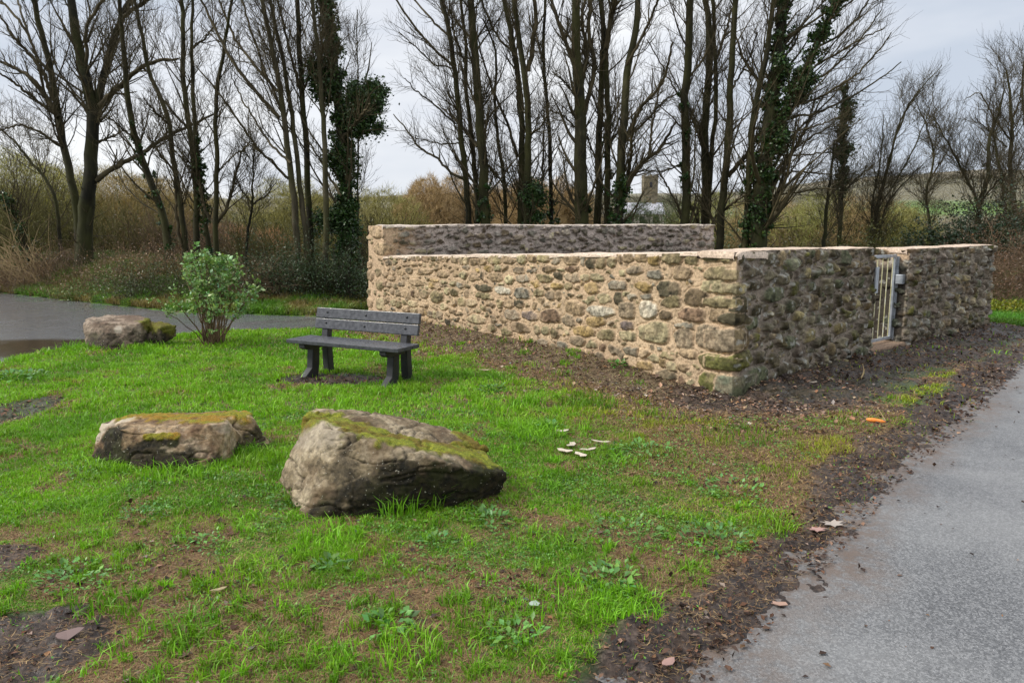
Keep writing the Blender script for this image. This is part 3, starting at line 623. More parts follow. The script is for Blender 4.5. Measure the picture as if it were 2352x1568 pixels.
fi = Face(S1 - .3, 1.65, .03, 541); fi.fill([(.07, .14, .5, .8, 60), (.05, .08, .5, .9, 60)], dkp, (.02, .035), gap=1.1); fi.C *= .8
b.add(*fi.sheet([J1 - nR * .5, J1 - nR * .5 - dR * (S1 - .4)], lambda s_: hlow(LF + S1 - s_), lambda S, V: np.broadcast_to(MORT_GR * .22, S.shape + (3,))))  # mortar inside the pound darkened in place of real shade
b.build('masonry', M_stone, w)
cap([C0 - dR * .018, J1 + dR * .01], lambda s_: hlow(s_) + .004, LF, .5, w, 552, np.array((.50, .39, .30)), over=-.035, th=.008)
# beyond the gate, turning the far corner
L3 = .5 + (LR - S2) + 5.6; f3 = Face(L3, 1.65, .013, 560)
f3.fill([(.08, .14, .5, .8, 60), (.04, .07, .5, .9, 90)], ['green', 'dark', 'dark', 'darkb'], (.02, .035), (2.2, 3.2), 1.1, .1, (0, .44)); f3.C[f3.S < .46] *= .6  # reveal stones darkened by colour, standing for shade behind the bars
f3.courses(.5, L3, (.11, .20), (.08, .22), dkp, (.030, .075), 1.05, .10, und=.4, jit=.035)
f3.fill([(.07, .12, .7, 1.2, 80), (.045, .075, .7, 1.3, 240), (.026, .045, .7, 1.3, 480), (.015, .024, .7, 1.2, 500)], dkp, (.035, .065), (1.8, 3.0), 1.05, .09, (.46, L3)); f3.C[f3.S > .46] *= np.array((.80, .76, .64))
turn = C2 + (Bi - C2) / np.linalg.norm(Bi - C2) * 5.6
h3 = lambda s_: np.interp(s_, [0, .5, .5 + LR - S2, L3], [1.44, 1.45, 1.455, 1.16]) + (fbm(s_ * 2.1, s_ * 0, 531, 3) - .5) * .03
def mort3(S, V):
    t = np.maximum(ss(.44, .75, S + (fbm(S * 5, V * 5, 563, 3) - .5) * .3), ss(1.5, 1.2, V + (fbm(S * 5, V * 5, 563, 3) - .5) * .3))[..., None]; reveal_shade = ((S < .47) * ss(1.30, 1.18, V))[..., None]; c_ = MORT_TAN * .95 * (1 - t) + MORT_DK * t; return c_ * (1 - reveal_shade * .8)  # lower part of the gate reveal: shade painted into the mortar colour
w = thing('stone_wall', 'dark grey rubble wall beyond the metal gate ending beside the bramble bank', 'wall', (*((J2 + C2) / 2), 0))
b = Bag(); b.add(*f3.sheet([J2 - nR * .5, J2, C2, turn], h3, mort3, None, .012, lich=.45))
dB = (turn - C2) / np.linalg.norm(turn - C2); nB = np.array((dB[1], -dB[0]))
fi = Face(LR - S2 + 4.6, 1.65, .03, 542); fi.fill([(.07, .14, .5, .8, 60), (.05, .08, .5, .9, 60)], dkp, (.02, .035), gap=1.1); fi.C *= .4
b.add(*fi.sheet([turn - nB * .5, C2 - nB * .5 - nR * .5, J2 - nR * .5], lambda s_: h3(L3 - s_), lambda S, V: np.broadcast_to(MORT_GR * .22, S.shape + (3,))))  # stones and mortar of this inside face carry painted interior shade
b.build('masonry', M_stone, w)
cap([J2 - dR * .01, C2 + dR * .005], h3, .5, .5, w, 553, np.array((.50, .39, .30)), over=-.035, th=.008); cap([C2 - nR * .51, turn], lambda s_: h3(s_) - .004, .5 + LR - S2 + .51, .5, w, 554, MORT_TAN * .92)
# the taller wall at the back
LT = np.linalg.norm(Bi - Ai); thick = np.linalg.norm(Ai - Ao); L5 = thick + LT + .55; f5 = Face(L5, 2.0, .0145, 570)
f5.put(.28, 1.72, .22, .12, np.array(PAL['tan']) * 1.2, .03, force=True); f5.put(.5, 1.42, .3, .12, np.array(PAL['tan']) * 1.2, .03, force=True); f5.put(.1, 1.45, .1, .07, np.array(PAL['lolive']), .03)
f5.fill([(.1, .17, .5, .8, 60), (.05, .09, .5, .9, 60), (.03, .05, .5, .9, 80)], ['tan', 'lolive', 'olive', 'tan', 'white'], (.02, .035), (2.2, 3.4), 1.14, .1, (0, thick + .25))
f5.courses(thick + .25, L5, (.09, .14), (.12, .28), ['grey', 'darkb', 'greyb', 'dark', 'grey', 'dark', 'lolive'], (.03, .06), 1.05, .1, vmax=1.9, und=.35, jit=.03)
f5.fill([(.08, .15, .4, .7, 60), (.05, .09, .4, .8, 160), (.03, .05, .4, .9, 300), (.018, .028, .5, 1, 200)], ['grey', 'greyb', 'greyb', 'dark', 'grey', 'red', 'dark'], (.03, .06), (2, 3.2), 1.06, .12, (thick + .2, L5)); f5.C[f5.S > thick + .3] *= .95
def mort5(S, V):
    t = ss(thick + .25, thick + .9, S + (fbm(S * 3, V * 3, 573, 3) - .5) * .6)[..., None]; return MORT_TAN * .95 * (1 - t) + np.array((.42, .35, .30)) * t
h5 = lambda s_: np.interp(s_, [0, thick, L5], [1.80, 1.80, 1.83]) + (fbm(s_ * 1.4, s_ * 0, 532, 3) - .5) * .03
w = thing('stone_wall', 'taller grey rubble wall at the back with one tan squared end', 'wall', (*((Ai + Bi) / 2), 0))
b = Bag(); b.add(*f5.sheet([Ao, Ai, Bi, Bo], h5, mort5, None, .010))
Aoo = Ao; fi = Face(np.linalg.norm(Bo - Aoo), 2.0, .03, 543); fi.fill([(.07, .14, .5, .8, 60), (.05, .08, .5, .9, 60)], dkp, (.02, .035), gap=1.1)
b.add(*fi.sheet([Bo, Aoo], lambda s_: h5(L5 - s_), lambda S, V: np.broadcast_to(MORT_GR * .22, S.shape + (3,))))
b.build('masonry', M_stone, w)
cap([Ai, Bi], h5, thick, .55, w, 555, np.array((.52, .44, .37)))
print('walls done')

# ------------------------------------------------------------------ hard-surface helper
def box(bag, c, size, axes=None, bev=.006, col=None):
    """bevelled box: c centre, size full dims, axes 3x3 rows = local axes"""
    bm = bmesh.new(); bmesh.ops.create_cube(bm, size=1)
    for v_ in bm.verts: v_.co = Vector([v_.co[i] * size[i] for i in range(3)])
    if bev: bmesh.ops.bevel(bm, geom=list(bm.edges), offset=min(bev, min(size) * .3), segments=2, affect='EDGES', profile=.6)
    bm.verts.index_update(); V_ = np.array([v_.co[:] for v_ in bm.verts]); A = np.eye(3) if axes is None else np.asarray(axes, float)
    V_ = V_ @ A + np.asarray(c, float); fs = {}
    for f_ in bm.faces: fs.setdefault(len(f_.verts), []).append([v_.index for v_ in f_.verts])
    bm.free(); bag.smooth = False; bag.add(V_, [np.array(q) for q in fs.values()], col); return bag
def prism(bag, pts2, x0, x1, fr, bev=.005):
    """extrude a local (y,z) outline from x0 to x1 in frame fr(x,y,z)->world"""
    bm = bmesh.new(); vs = [bm.verts.new((x0, p[0], p[1])) for p in pts2]; f_ = bm.faces.new(vs)
    ex = bmesh.ops.extrude_face_region(bm, geom=[f_]); bmesh.ops.translate(bm, vec=(x1 - x0, 0, 0), verts=[g_ for g_ in ex['geom'] if isinstance(g_, bmesh.types.BMVert)])
    bmesh.ops.recalc_face_normals(bm, faces=bm.faces)
    if bev: bmesh.ops.bevel(bm, geom=list(bm.edges), offset=bev, segments=2, affect='EDGES')
    bm.verts.index_update(); V_ = fr(np.array([v_.co[:] for v_ in bm.verts])); fs = {}
    for q in bm.faces: fs.setdefault(len(q.verts), []).append([v_.index for v_ in q.verts])
    bm.free(); bag.smooth = False; bag.add(V_, [np.array(q) for q in fs.values()]); return bag

# ------------------------------------------------------------------ bench
M = Mat('charcoal_recycled_plastic', .42, .5); v = M.coord((6, 6, 6)); n1 = M.noise(4, 4, .6, v); n2 = M.noise(60, 3, .6, M.coord((.15, 3, 3)))
M.base(M.ramp(n1, [(.3, (.028, .029, .034)), (.62, (.060, .063, .074)), (.75, (.085, .088, .098))])); M.rough(M.ramp(n1, [(.35, .3), (.65, .5)])); M.bump(n2, .25, .003); M_bench = M.m
M = Mat('black_recycled_plastic', .5, .45); M.base(M.ramp(M.noise(5, 4), [(.35, (.012, .012, .014)), (.7, (.032, .033, .038))])); M_bleg = M.m
M = Mat('galvanised_steel', .45, .5); M.b.inputs['Metallic'].default_value = .6; M.base(M.ramp(M.noise(12, 4), [(.35, (.30, .33, .36)), (.65, (.46, .49, .53))])); M_galv = M.m
M = Mat('weathered_gate_bars', .55, .4); M.base(M.ramp(M.noise(9, 5, .65), [(.35, (.32, .30, .13)), (.55, (.55, .52, .32)), (.75, (.66, .66, .58))])); M_bar = M.m
M = Mat('dark_bolt', .5, .5); M.base((.02, .02, .022)); M_bolt = M.m
BA = R_(-27.5); bc = np.array((-1.80, 8.45)); ex = np.array((math.cos(BA), math.sin(BA), 0)); ey = np.array((-math.sin(BA), math.cos(BA), 0)); ez = np.array((0, 0, 1.)); AX = np.stack([ex, ey, ez])
bz = -.005; print('bench ground', float(terrain(np.array([bc[0]]), np.array([bc[1]]), False)[0]))
fr = lambda q: np.asarray(q) @ AX + np.array((bc[0], bc[1], bz))
bench = thing('park_bench', 'charcoal plank park bench standing on the grass in front of the tan wall', 'bench', (bc[0], bc[1], bz))
HL = .80
for k, yy in enumerate((-.225, -.085, .055)):
    box(Bag(), fr((0, yy, .432)), (2 * HL, .128, .045), AX, .008).build('seat_plank', M_bench, bench)
ta = R_(14); ay = np.array((0, math.cos(ta), -math.sin(ta))) ; az_ = np.array((0, math.sin(ta), math.cos(ta))); BX = np.stack([ex, ay @ AX, az_ @ AX])
for zz_, yy in ((.598, .155), (.724, .187)):
    pl = box(Bag(), fr((.02, yy, zz_)), (1.50, .045, .122), BX, .008).build('back_plank', M_bench, bench)
    for xx in (-.58, .0, .58):
        if 1:
            ctr = fr((xx + .02, yy, zz_ + (.01 if xx else .0))) - BX[1] * .024
            a = np.linspace(0, 2 * np.pi, 9)[:-1]; ring = ctr + .013 * (np.cos(a)[:, None] * BX[0] + np.sin(a)[:, None] * BX[2])
            bb = Bag(); bb.add(np.concatenate([ring, ring - BX[1] * .006, [ctr - BX[1] * .009]]), [np.array([[i, (i + 1) % 8, 8 + (i + 1) % 8, 8 + i] for i in range(8)]), np.array([[8 + i, 8 + (i + 1) % 8, 16] for i in range(8)])])
            bb.build('bolt', M_bolt, pl)
for sx_ in (-.58, .58):
    prism(Bag(), [(-.27, .408), (-.27, .365), (-.22, .335), (.10, .335), (.10, .408)], sx_ - .045, sx_ + .045, fr).build('bearer', M_bleg, bench)
    prism(Bag(), [(-.13, .334), (-.015, .334), (-.03, .14), (-.06, .0), (-.27, -.05), (-.30, .0), (-.155, .11)], sx_ - .045, sx_ + .045, fr).build('leg', M_bleg, bench)
    prism(Bag(), [(.13, -.06), (.235, -.06), (.215, .20), (.205, .45), (.245, .70), (.21, .71), (.135, .55), (.115, .43), (.12, .2)], sx_ - .045, sx_ + .045, fr).build('leg', M_bleg, bench)
# ------------------------------------------------------------------ gate
Pm = (J1 + J2) / 2
fr2o = lambda s_, dpt, z: np.array((*(C0 + dR * s_ - nR * dpt), z)); GX = np.stack([np.array((*dR, 0)), np.array((*nR, 0)), ez])
gate = thing('metal_gate', 'narrow grey metal gate with pale vertical bars set in the wall opening', 'gate', fr2o((S1 + S2) / 2, .2, .1))
gs0, gs1, gz0, gz1, gd = S1 + .04, S2 - .045, .16, 1.37, .16
f_ = Bag()
for s_ in (gs0 + .03, gs1 - .03): box(f_, fr2o(s_, gd, (gz0 + gz1) / 2), (.05, .03, gz1 - gz0), GX, .004)
for z in (gz0 + .022, gz1 - .022): box(f_, fr2o((gs0 + gs1) / 2, gd, z), (gs1 - gs0 - .112, .028, .040), GX, .004)
f_.build('frame', M_galv, gate)
nb = 6
for k in range(nb):
    s_ = gs0 + .10 + k * (gs1 - gs0 - .2) / (nb - 1); box(Bag(), fr2o(s_, gd, (gz0 + gz1) / 2), (.014, .010, gz1 - gz0 - .09), GX, .003).build('bar', M_bar, gate)
lb = box(Bag(), fr2o(gs1 + .03, gd - .075, 1.02), (.17, .10, .13), GX, .006).build('lock_box', M_galv, gate)
a = np.linspace(0, 2 * np.pi, 13)[:-1]; ctr = fr2o(gs1 + .06, gd - .127, 1.02); bb = Bag(); ring = ctr + .02 * (np.cos(a)[:, None] * GX[0] + np.sin(a)[:, None] * GX[2])
bb.add(np.concatenate([ring, ring + GX[1] * .01, [ctr + GX[1] * .012]]), [np.array([[i, (i + 1) % 12, 12 + (i + 1) % 12, 12 + i] for i in range(12)]), np.array([[12 + i, 12 + (i + 1) % 12, 24] for i in range(12)])]); bb.build('keyhole', M_bolt, lb)
hp = Bag(); box(hp, fr2o(S1 - .04, -.045 - .01, 1.06), (.09, .02, .34), GX, .003); hp.build('hinge_plate', M_galv, gate)
box(Bag(), fr2o(gs1 + .03, gd - .0, .74), (.03, .07, 1.2), GX, .004).build('post', M_galv, gate)
# earthen threshold ramp
st_ = Bag(); box(st_, fr2o((S1 + S2) / 2, .20, .02), (S2 - S1 - .01, .5, .22), GX, .03, np.array((.22, .15, .10))); tag(st_.build('doorstep', M_stone), 'sandy mortar step under the metal gate', 'step')

# ------------------------------------------------------------------ boulders
def linedist(co, pts):
    d = np.full(len(co), 1e9); pts = np.asarray(pts, float)
    if len(pts) == 1: return np.linalg.norm(co - pts[0], axis=1)
    for a, b in zip(pts[:-1], pts[1:]):
        e_ = b - a; t = np.clip(((co - a) @ e_) / (e_ @ e_), 0, 1); d = np.minimum(d, np.linalg.norm(co - a - t[:, None] * e_, axis=1))
    return d
def boulder(name, label, hulls, vox, seed, mat, amp=.03, smooth=3, moss=(), dark=(), pale=(), mossz=.45):
    me = bpy.data.meshes.new('t'); bm = bmesh.new()
    for pts in hulls:
        b2_ = bmesh.new()
        for p in pts: b2_.verts.new(p)
        r_ = bmesh.ops.convex_hull(b2_, input=b2_.verts)
        bmesh.ops.delete(b2_, geom=[v_ for v_ in b2_.verts if not v_.link_faces], context='VERTS')
        bmesh.ops.recalc_face_normals(b2_, faces=b2_.faces); mt_ = bpy.data.meshes.new('h'); b2_.to_mesh(mt_); b2_.free(); bm.from_mesh(mt_)
    bm.to_mesh(me); bm.free(); o = bpy.data.objects.new('t', me); COL.objects.link(o)
    md = o.modifiers.new('r', 'REMESH'); md.mode = 'VOXEL'; md.voxel_size = vox
    s_ = o.modifiers.new('s', 'SMOOTH'); s_.iterations = smooth; s_.factor = .6
    dg = bpy.context.evaluated_depsgraph_get(); m2 = bpy.data.meshes.new_from_object(o.evaluated_get(dg)); bpy.data.objects.remove(o)
    n = len(m2.vertices); co = np.empty(n * 3, np.float32); m2.vertices.foreach_get('co', co); co = co.reshape(-1, 3).astype(float)
    no = np.array([v_.normal[:] for v_ in m2.vertices])
    def crease(p, s_, w): return 1 - np.clip(np.abs(fbm3(p, s_, 3) - .5) * w, 0, 1)
    q = co * np.array((1, 1, 1.6))
    fac = fbm3(q * 4.2, seed + 2, 2); fac = np.abs(fac - np.round(fac * 5) / 5) * 5
    d = (fbm3(co * 2.2, seed, 2) - .5) * amp * 1.1 + (fac - .25) * amp * .35 + (fbm3(q * 13, seed + 7, 4) - .5) * amp * .45 + (fbm3(co * 44, seed + 3, 3) - .5) * amp * .34
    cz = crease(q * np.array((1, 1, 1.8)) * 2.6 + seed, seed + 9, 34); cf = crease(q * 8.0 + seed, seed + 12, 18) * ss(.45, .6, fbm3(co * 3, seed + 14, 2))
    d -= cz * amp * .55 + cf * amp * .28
    wob = (fbm3(co * 7, seed + 21, 4) - .5); wob2 = fbm3(co * 22, seed + 22, 3) - .5
    mm = np.zeros(n); dk = np.zeros(n); pl = np.zeros(n)
    for pts, rad, k in moss: mm = np.maximum(mm, k * (1 - ss(rad * .75, rad * 1.12, linedist(co, pts) + wob * rad * 1.5 + wob2 * rad * .9)))
    mm = mm * ss(mossz, mossz + .25, no[:, 2]) if mossz else mm
    for pts, rad, k in dark: dk = np.maximum(dk, k * (1 - ss(rad * .6, rad * 1.15, linedist(co, pts) + wob * rad * 1.6 + wob2 * rad * .9)))
    for pts, rad, k in pale: pl = np.maximum(pl, k * (1 - ss(rad * .6, rad * 1.2, linedist(co, pts) + wob * rad * 1.2)))
    d += mm * (.006 + .012 * (fbm3(co * 30, seed + 30, 3)))
    co = co + no * d[:, None]; m2.vertices.foreach_set('co', co.astype(np.float32).ravel()); m2.update()
    c4 = np.stack([mm, dk, np.clip(cz * .8 + cf * .6, 0, 1), pl], 1).astype(np.float32); at = m2.attributes.new('stain_shade', 'FLOAT_COLOR', 'POINT'); at.data.foreach_set('color', c4.ravel())
    m2.polygons.foreach_set('use_smooth', np.ones(len(m2.polygons), bool)); m2.materials.clear(); m2.materials.append(mat)
    return tag(link(name, m2), label, 'boulder')
def rock_mat(name, light, mid, dark, m0, m1, m2, brown=(.10, .06, .03), bf=.5, algae_shade=(.006, .005, .002)):
    M = Mat(name, .85, .3); v = M.coord(); n1 = M.noise(3.6, 6, .68, v, .8); n2 = M.noise(24, 6, .72, v); n3 = M.noise(130, 3, .65, v); n4 = M.noise(2.3, 4, .6, v)
    a = M.node('ShaderNodeAttribute'); a.attribute_name = 'stain_shade'; sp3 = M.node('ShaderNodeSeparateColor'); M.l.new(a.outputs['Color'], sp3.inputs[0])
    c = M.ramp(n1, [(.36, dark), (.49, mid), (.62, light)]); c = M.mix(1.0, c, M.ramp(n2, [(.32, .35), (.5, 1.), (.68, 1.45)]), 'MULTIPLY')
    c = M.mix(M.ramp(n4, [(.46, 0.), (.60, bf)]), c, brown)
    c = M.mix(M.mix(1.0, a.outputs['Alpha'], .8, 'MULTIPLY'), c, M.mix(n2, light, (.55, .50, .42)))
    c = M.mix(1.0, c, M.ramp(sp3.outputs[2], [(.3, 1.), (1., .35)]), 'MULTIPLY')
    al = M.mix(M.ramp(n2, [(.4, 0.), (.66, 1.)]), algae_shade, (.038, .028, .012)); al = M.mix(M.ramp(M.noise(6, 3), [(.5, 0.), (.62, .7)]), al, (.028, .030, .006))
    c = M.mix(sp3.outputs[1], c, al)
    spk = M.ramp(M.noise(60, 2, .5, v), [(.69, 0.), (.72, .8)]); c = M.mix(spk, c, (.40, .37, .30))
    mc = M.mix(M.ramp(n2, [(.38, 0.), (.62, 1.)]), m0, m1); mc = M.mix(M.ramp(M.noise(5.5, 4, .6), [(.47, 0.), (.60, .85)]), mc, m2); mc = M.mix(M.ramp(n3, [(.35, .75), (.6, 0.)]), mc, (.03, .035, .006))
    c = M.mix(sp3.outputs[0], c, mc)
    M.base(c); M.bump(M.mix(.45, n2, n3), 1.0, .016); return M.m
zg = lambda x, y: float(terrain(np.array([x]), np.array([y]), False)[0])
dn = lambda p, k: np.array(p) - np.array((0, 0, k))
fl = [np.array((-1.25, 4.35, -.12)), np.array((-.25, 4.55, -.12)), np.array((-1.42, 4.85, -.12)), np.array((-.3, 4.95, -.12))]
hA = [P(755, 978, 4.52), P(809, 995, 4.42), P(857, 1027, 4.35), P(915, 1053, 4.29), P(1000, 1057, 4.29), P(1080, 1082, 4.36), P(1164, 1084, 4.55), P(1166, 1100, 4.55), P(685, 1007, 4.72), P(642, 1101, 4.62), P(676, 1152, 4.38), P(705, 1200, 4.20), P(843, 1215, 4.26),
      P(1036, 1195, 4.42), P(1140, 1165, 4.6), dn(P(720, 955, 4.85), .0), dn(P(860, 975, 4.95), .02), dn(P(1030, 1005, 4.9), .02), dn(P(1100, 1033, 4.85), .0)] + fl
hB = [P(722, 936, 5.0), P(770, 938, 5.12), P(843, 945, 5.14), P(935, 962, 5.12), P(1024, 979, 5.05), P(1088, 1008, 4.95), P(1120, 1030, 4.85), P(855, 976, 4.86), P(800, 960, 4.92), P(990, 1005, 4.78), P(1042, 1022, 4.74), P(697, 960, 4.9), P(700, 1000, 4.85)] + fl[2:]
mz1 = [([P(735, 962, 4.85), P(790, 975, 4.72), P(900, 1025, 4.55), P(1000, 1030, 4.55), P(1080, 1048, 4.65)], .165, 1.), ([P(1060, 1005, 4.95), P(1110, 1040, 4.8)], .07, 1.), ([P(655, 1060, 4.75), P(648, 1095, 4.68)], .05, .8)]
dk1 = [([P(850, 1150, 4.28), P(960, 1120, 4.30), P(1140, 1130, 4.5)], .21, 1.), ([P(740, 1190, 4.2), P(860, 1190, 4.25)], .10, .9), ([P(905, 1010, 4.75), P(1000, 1035, 4.68)], .035, .8), ([P(775, 1080, 4.35)], .08, .45)]  # lower right: algae plus the undercut's shade, put into the colour
rm1 = rock_mat('gritstone_mossy', (.33, .27, .18), (.175, .135, .08), (.055, .043, .026), (.13, .155, .008), (.27, .28, .015), (.15, .09, .01), bf=.65)
boulder('boulder', 'large wedge shaped boulder with moss band across its sloping top', [hA, hB], .0085, 31, rm1, .034, 1, mz1, dk1, [([P(700, 1000, 4.7), P(760, 990, 4.5)], .10, .5), ([P(703, 1152, 4.22)], .018, 1.), ([P(1150, 1080, 4.55)], .06, .8)], mossz=.0)
fl = [np.array((-2.75, 5.3, -.12)), np.array((-2.1, 5.35, -.12)), np.array((-2.05, 5.8, -.12)), np.array((-2.95, 5.75, -.12))]
hA = [P(202, 1062, 5.35), P(213, 1014, 5.4), P(231, 970, 5.5), P(261, 956, 5.6), P(316, 962, 5.75), P(409, 952, 5.85), P(515, 944, 5.9), P(277, 986, 5.22), P(338, 1002, 5.17), P(409, 1000, 5.17), P(482, 974, 5.28), P(524, 970, 5.36), P(512, 1022, 5.28), P(484, 1082, 5.12), P(429, 1090, 5.06), P(308, 1082, 5.1)] + fl
hB = [P(549, 943, 5.88), P(576, 948, 5.75), P(585, 969, 5.65), P(594, 996, 5.7), P(588, 1035, 5.65), P(522, 962, 5.55), P(535, 1050, 5.5), P(575, 1045, 5.52), P(510, 946, 5.9), np.array((-1.9, 5.8, -.12)), np.array((-2.05, 5.55, -.12))]
mz2 = [([P(330, 968, 5.62), P(430, 962, 5.6), P(520, 953, 5.65)], .19, 1.), ([P(420, 985, 5.35), P(500, 970, 5.4)], .06, 1.), ([P(335, 1003, 5.19), P(405, 1003, 5.18)], .03, 1.)]
dk2 = [([P(240, 1000, 5.28), P(262, 1040, 5.2)], .14, 1.), ([P(215, 1055, 5.3), P(330, 1050, 5.12), P(420, 1055, 5.08)], .11, .95), ([P(400, 1018, 5.15), P(330, 1018, 5.15)], .045, 1.), ([P(320, 972, 5.5)], .05, .9), ([P(585, 1010, 5.65), P(560, 1030, 5.5)], .11, .85), ([P(500, 1060, 5.2)], .07, .8)]  # last entry paints the shade of the recess beside the right block
rm2 = rock_mat('ochre_gritstone', (.38, .30, .20), (.24, .165, .09), (.10, .06, .03), (.15, .15, .008), (.30, .26, .012), (.32, .16, .010), (.10, .045, .022), .6)
boulder('boulder', 'long low boulder with orange moss along its flat top, beside the wedge boulder', [hA, hB], .0085, 37, rm2, .032, 1, mz2, dk2, [([P(231, 985, 5.45), P(290, 965, 5.5)], .11, 1.), ([P(555, 955, 5.8)], .08, .6), ([P(515, 985, 5.35)], .06, .6)], mossz=0)
hA = [P(190, 745, 10.9), P(198, 731, 11.1), P(260, 721, 11.3), P(320, 722, 11.3), P(345, 732, 11.1), P(335, 795, 10.7), P(240, 808, 10.5), P(194, 800, 10.7), P(250, 742, 10.75), P(320, 745, 10.75)]
hB = [P(330, 736, 11.2), P(372, 737, 11.2), P(405, 748, 11.1), P(408, 772, 11.0), P(370, 800, 10.8), P(330, 800, 10.9), P(370, 750, 10.85)]
rm3 = rock_mat('grey_gritstone', (.30, .235, .175), (.16, .12, .085), (.07, .052, .036), (.10, .11, .01), (.20, .19, .015), (.14, .10, .02), (.12, .075, .05), .6)
boulder('boulder', 'grey lichened boulder at the lane edge beside the leafy shrub', [hA, hB], .02, 41, rm3, .040, 2, [([P(345, 740, 11.0), P(395, 745, 11.0)], .16, 1.)], [([P(215, 785, 10.7), P(250, 790, 10.6)], .2, .8), ([P(370, 780, 10.85), P(330, 790, 10.8)], .16, .9), ([P(300, 770, 10.7)], .12, .5)], [([P(272, 757, 10.7)], .06, 1.)], mossz=0)

# ------------------------------------------------------------------ leafy shrub by the lane
r = rng(77); c0 = G(490, 790); c0[2] = zg(c0[0], c0[1]); sh = thing('leafy_shrub', 'rounded evergreen shrub with pale green leaves behind the bench lawn', 'shrub', c0)
n = 46; st = np.empty((n, 8, 3)); az = r.uniform(0, 2 * np.pi, n); sp0 = r.uniform(.02, .16, n); rr = r.uniform(.12, .84, n); hh = 1.48 * np.sqrt(1 - (rr / .98) ** 2) * r.uniform(.62, 1.0, n)
for k in range(8):
    t = k / 7; rad = sp0 + (rr - sp0) * (t ** 1.25); st[:, k, 0] = c0[0] + np.cos(az) * rad; st[:, k, 1] = c0[1] + np.sin(az) * rad * .9; st[:, k, 2] = c0[2] - .02 + hh * t
st[:, 1:7] += r.normal(0, .012, (n, 6, 3)); R = np.linspace(.011, .004, 8)[None] * r.uniform(.7, 1.3, (n, 1)); b = Bag().tube(st, R, 5)
tw, tr = spawn(r, st, R, 330, .45, 1, (.14, .42), (25, 60), .5, 4, .5, .0022); b.tube(tw, tr, 3); b.build('stems', M_twig_red, sh)
lf = Bag(); tips = np.concatenate([tw[:, -1], tw[:, 2], st[:, -1]]); tips = tips[r.uniform(0, 1, len(tips)) < .62 + .3 * (fbm3(tips * 5, 78, 2) > .5)]; gcol = None; k = 9; C = np.repeat(tips, k, 0) + r.normal(0, .022, (len(tips) * k, 3)); dd = r.normal(size=C.shape); dd[:, 2] = np.abs(dd[:, 2]) * .5 + .2
gcol = np.array((.14, .25, .06)); gcol = np.array((.14, .25, .06))[None] * (.75 + .6 * r.uniform(0, 1, (len(tips), 1))) ; gcol = np.repeat(gcol, k, 0)
pale = r.uniform(0, 1, len(C)) < .3; gcol[pale] = np.array((.30, .42, .20)) * r.uniform(.7, 1.2, (pale.sum(), 1))
leaves(lf, C, .058 * r.uniform(.6, 1.25, len(C)), r, gcol, .2, .62, .2, dd, .3); lf.build('foliage', M_bush, sh)

# ------------------------------------------------------------------ thickets
def thicket(name, label, cat, cx, Y, w, h, mat, n=260, seed=1, depth=None, lean=(0, 0), leafc=None, nleaf=0, leafs=.05, rad=.012, child=5, spread=.9, group=None, zb=None, up=.5, lmat=None):
    r = rng(seed); X0 = (cx - CX) / F * Y * 1.0; depth = depth or w * .7; zb = zg(X0, Y) if zb is None else zb
    t = thing(name, label, cat, (X0, Y, zb), group)
    bx = X0 + r.uniform(-.5, .5, n) * w; by = Y + r.uniform(-.5, .5, n) * depth; bzv = terrain(bx, by, False) - .05
    env = np.sqrt(np.clip(1 - ((bx - X0) / (w * .56)) ** 2, .12, 1)); k = 6
    d = np.stack([r.normal(0, spread * .5, n) + lean[0], r.normal(0, spread * .5, n) + lean[1], np.ones(n)], 1); d = unit(d); Ln = h * env * r.uniform(.55, 1.15, n)
    S_ = np.empty((n, k, 3)); S_[:, 0] = np.stack([bx, by, bzv], 1)
    for q in range(1, k): d = unit(d + r.normal(0, .13, (n, 3)) + np.array((0, 0, -(1 - up) * .25 * q / k))); S_[:, q] = S_[:, q - 1] + d * (Ln / (k - 1))[:, None]
    R = (rad * r.uniform(.5, 1.2, n))[:, None] * np.linspace(1, .3, k)[None]; b = Bag().tube(S_, R, 4)
    c_, cr_ = spawn(r, S_, R, n * child, .2, 1, (h * .15, h * .42), (20, 70), .4, 4, .5, rad * .25); b.tube(c_, cr_, 3)
    b.build('stems', mat, t)
    if nleaf:
        lb_ = Bag(); pts = np.concatenate([c_[:, 1:].reshape(-1, 3), S_[:, 2:].reshape(-1, 3)]); C = pts[r.integers(0, len(pts), nleaf)] + r.normal(0, .04, (nleaf, 3)); leaves(lb_, C, leafs, r, np.array(leafc), .24, .65); lb_.build('foliage', lmat or M_ivy, t)
    return t
def bramble(name, label, cx, Y, w, h, seed, mat, nleaf, leafc, leafs=.06, n=200):
    return thicket(name, label, 'thicket', cx, Y, w, h, mat, n, seed, leafc=np.array(leafc) * 1.5, nleaf=int(nleaf * 1.6), leafs=leafs * .62, rad=.008, child=7, spread=1.3, up=-.6)
DKG = (.030, .062, .014); BRN = (.10, .062, .035)
bramble('bramble_thicket', 'purplish bramble tangle at the foot of the forked tree', 120, 21.2, 2.6, 1.5, 601, M_twig_red, 900, (.07, .045, .035))
bramble('bramble_thicket', 'straw brown bramble heap on the bank between forked tree and shrub', 300, 19.6, 3.0, 1.15, 602, M_twig_red, 2200, (.15, .09, .05))
bramble('bramble_thicket', 'low green and brown brambles beside the lane above the grey boulder', 240, 19.0, 2.6, .55, 603, M_twig_olive, 3000, (.07, .11, .025))
bramble('bramble_thicket', 'dark bramble mass directly behind the leafy shrub', 390, 17.8, 2.2, 1.3, 604, M_twig, 3000, (.030, .045, .014))
bramble('bramble_thicket', 'russet bramble tangle between the leafy shrub and the ivy trunks', 600, 17.2, 1.5, 1.45, 605, M_twig_red, 1500, (.07, .06, .03))
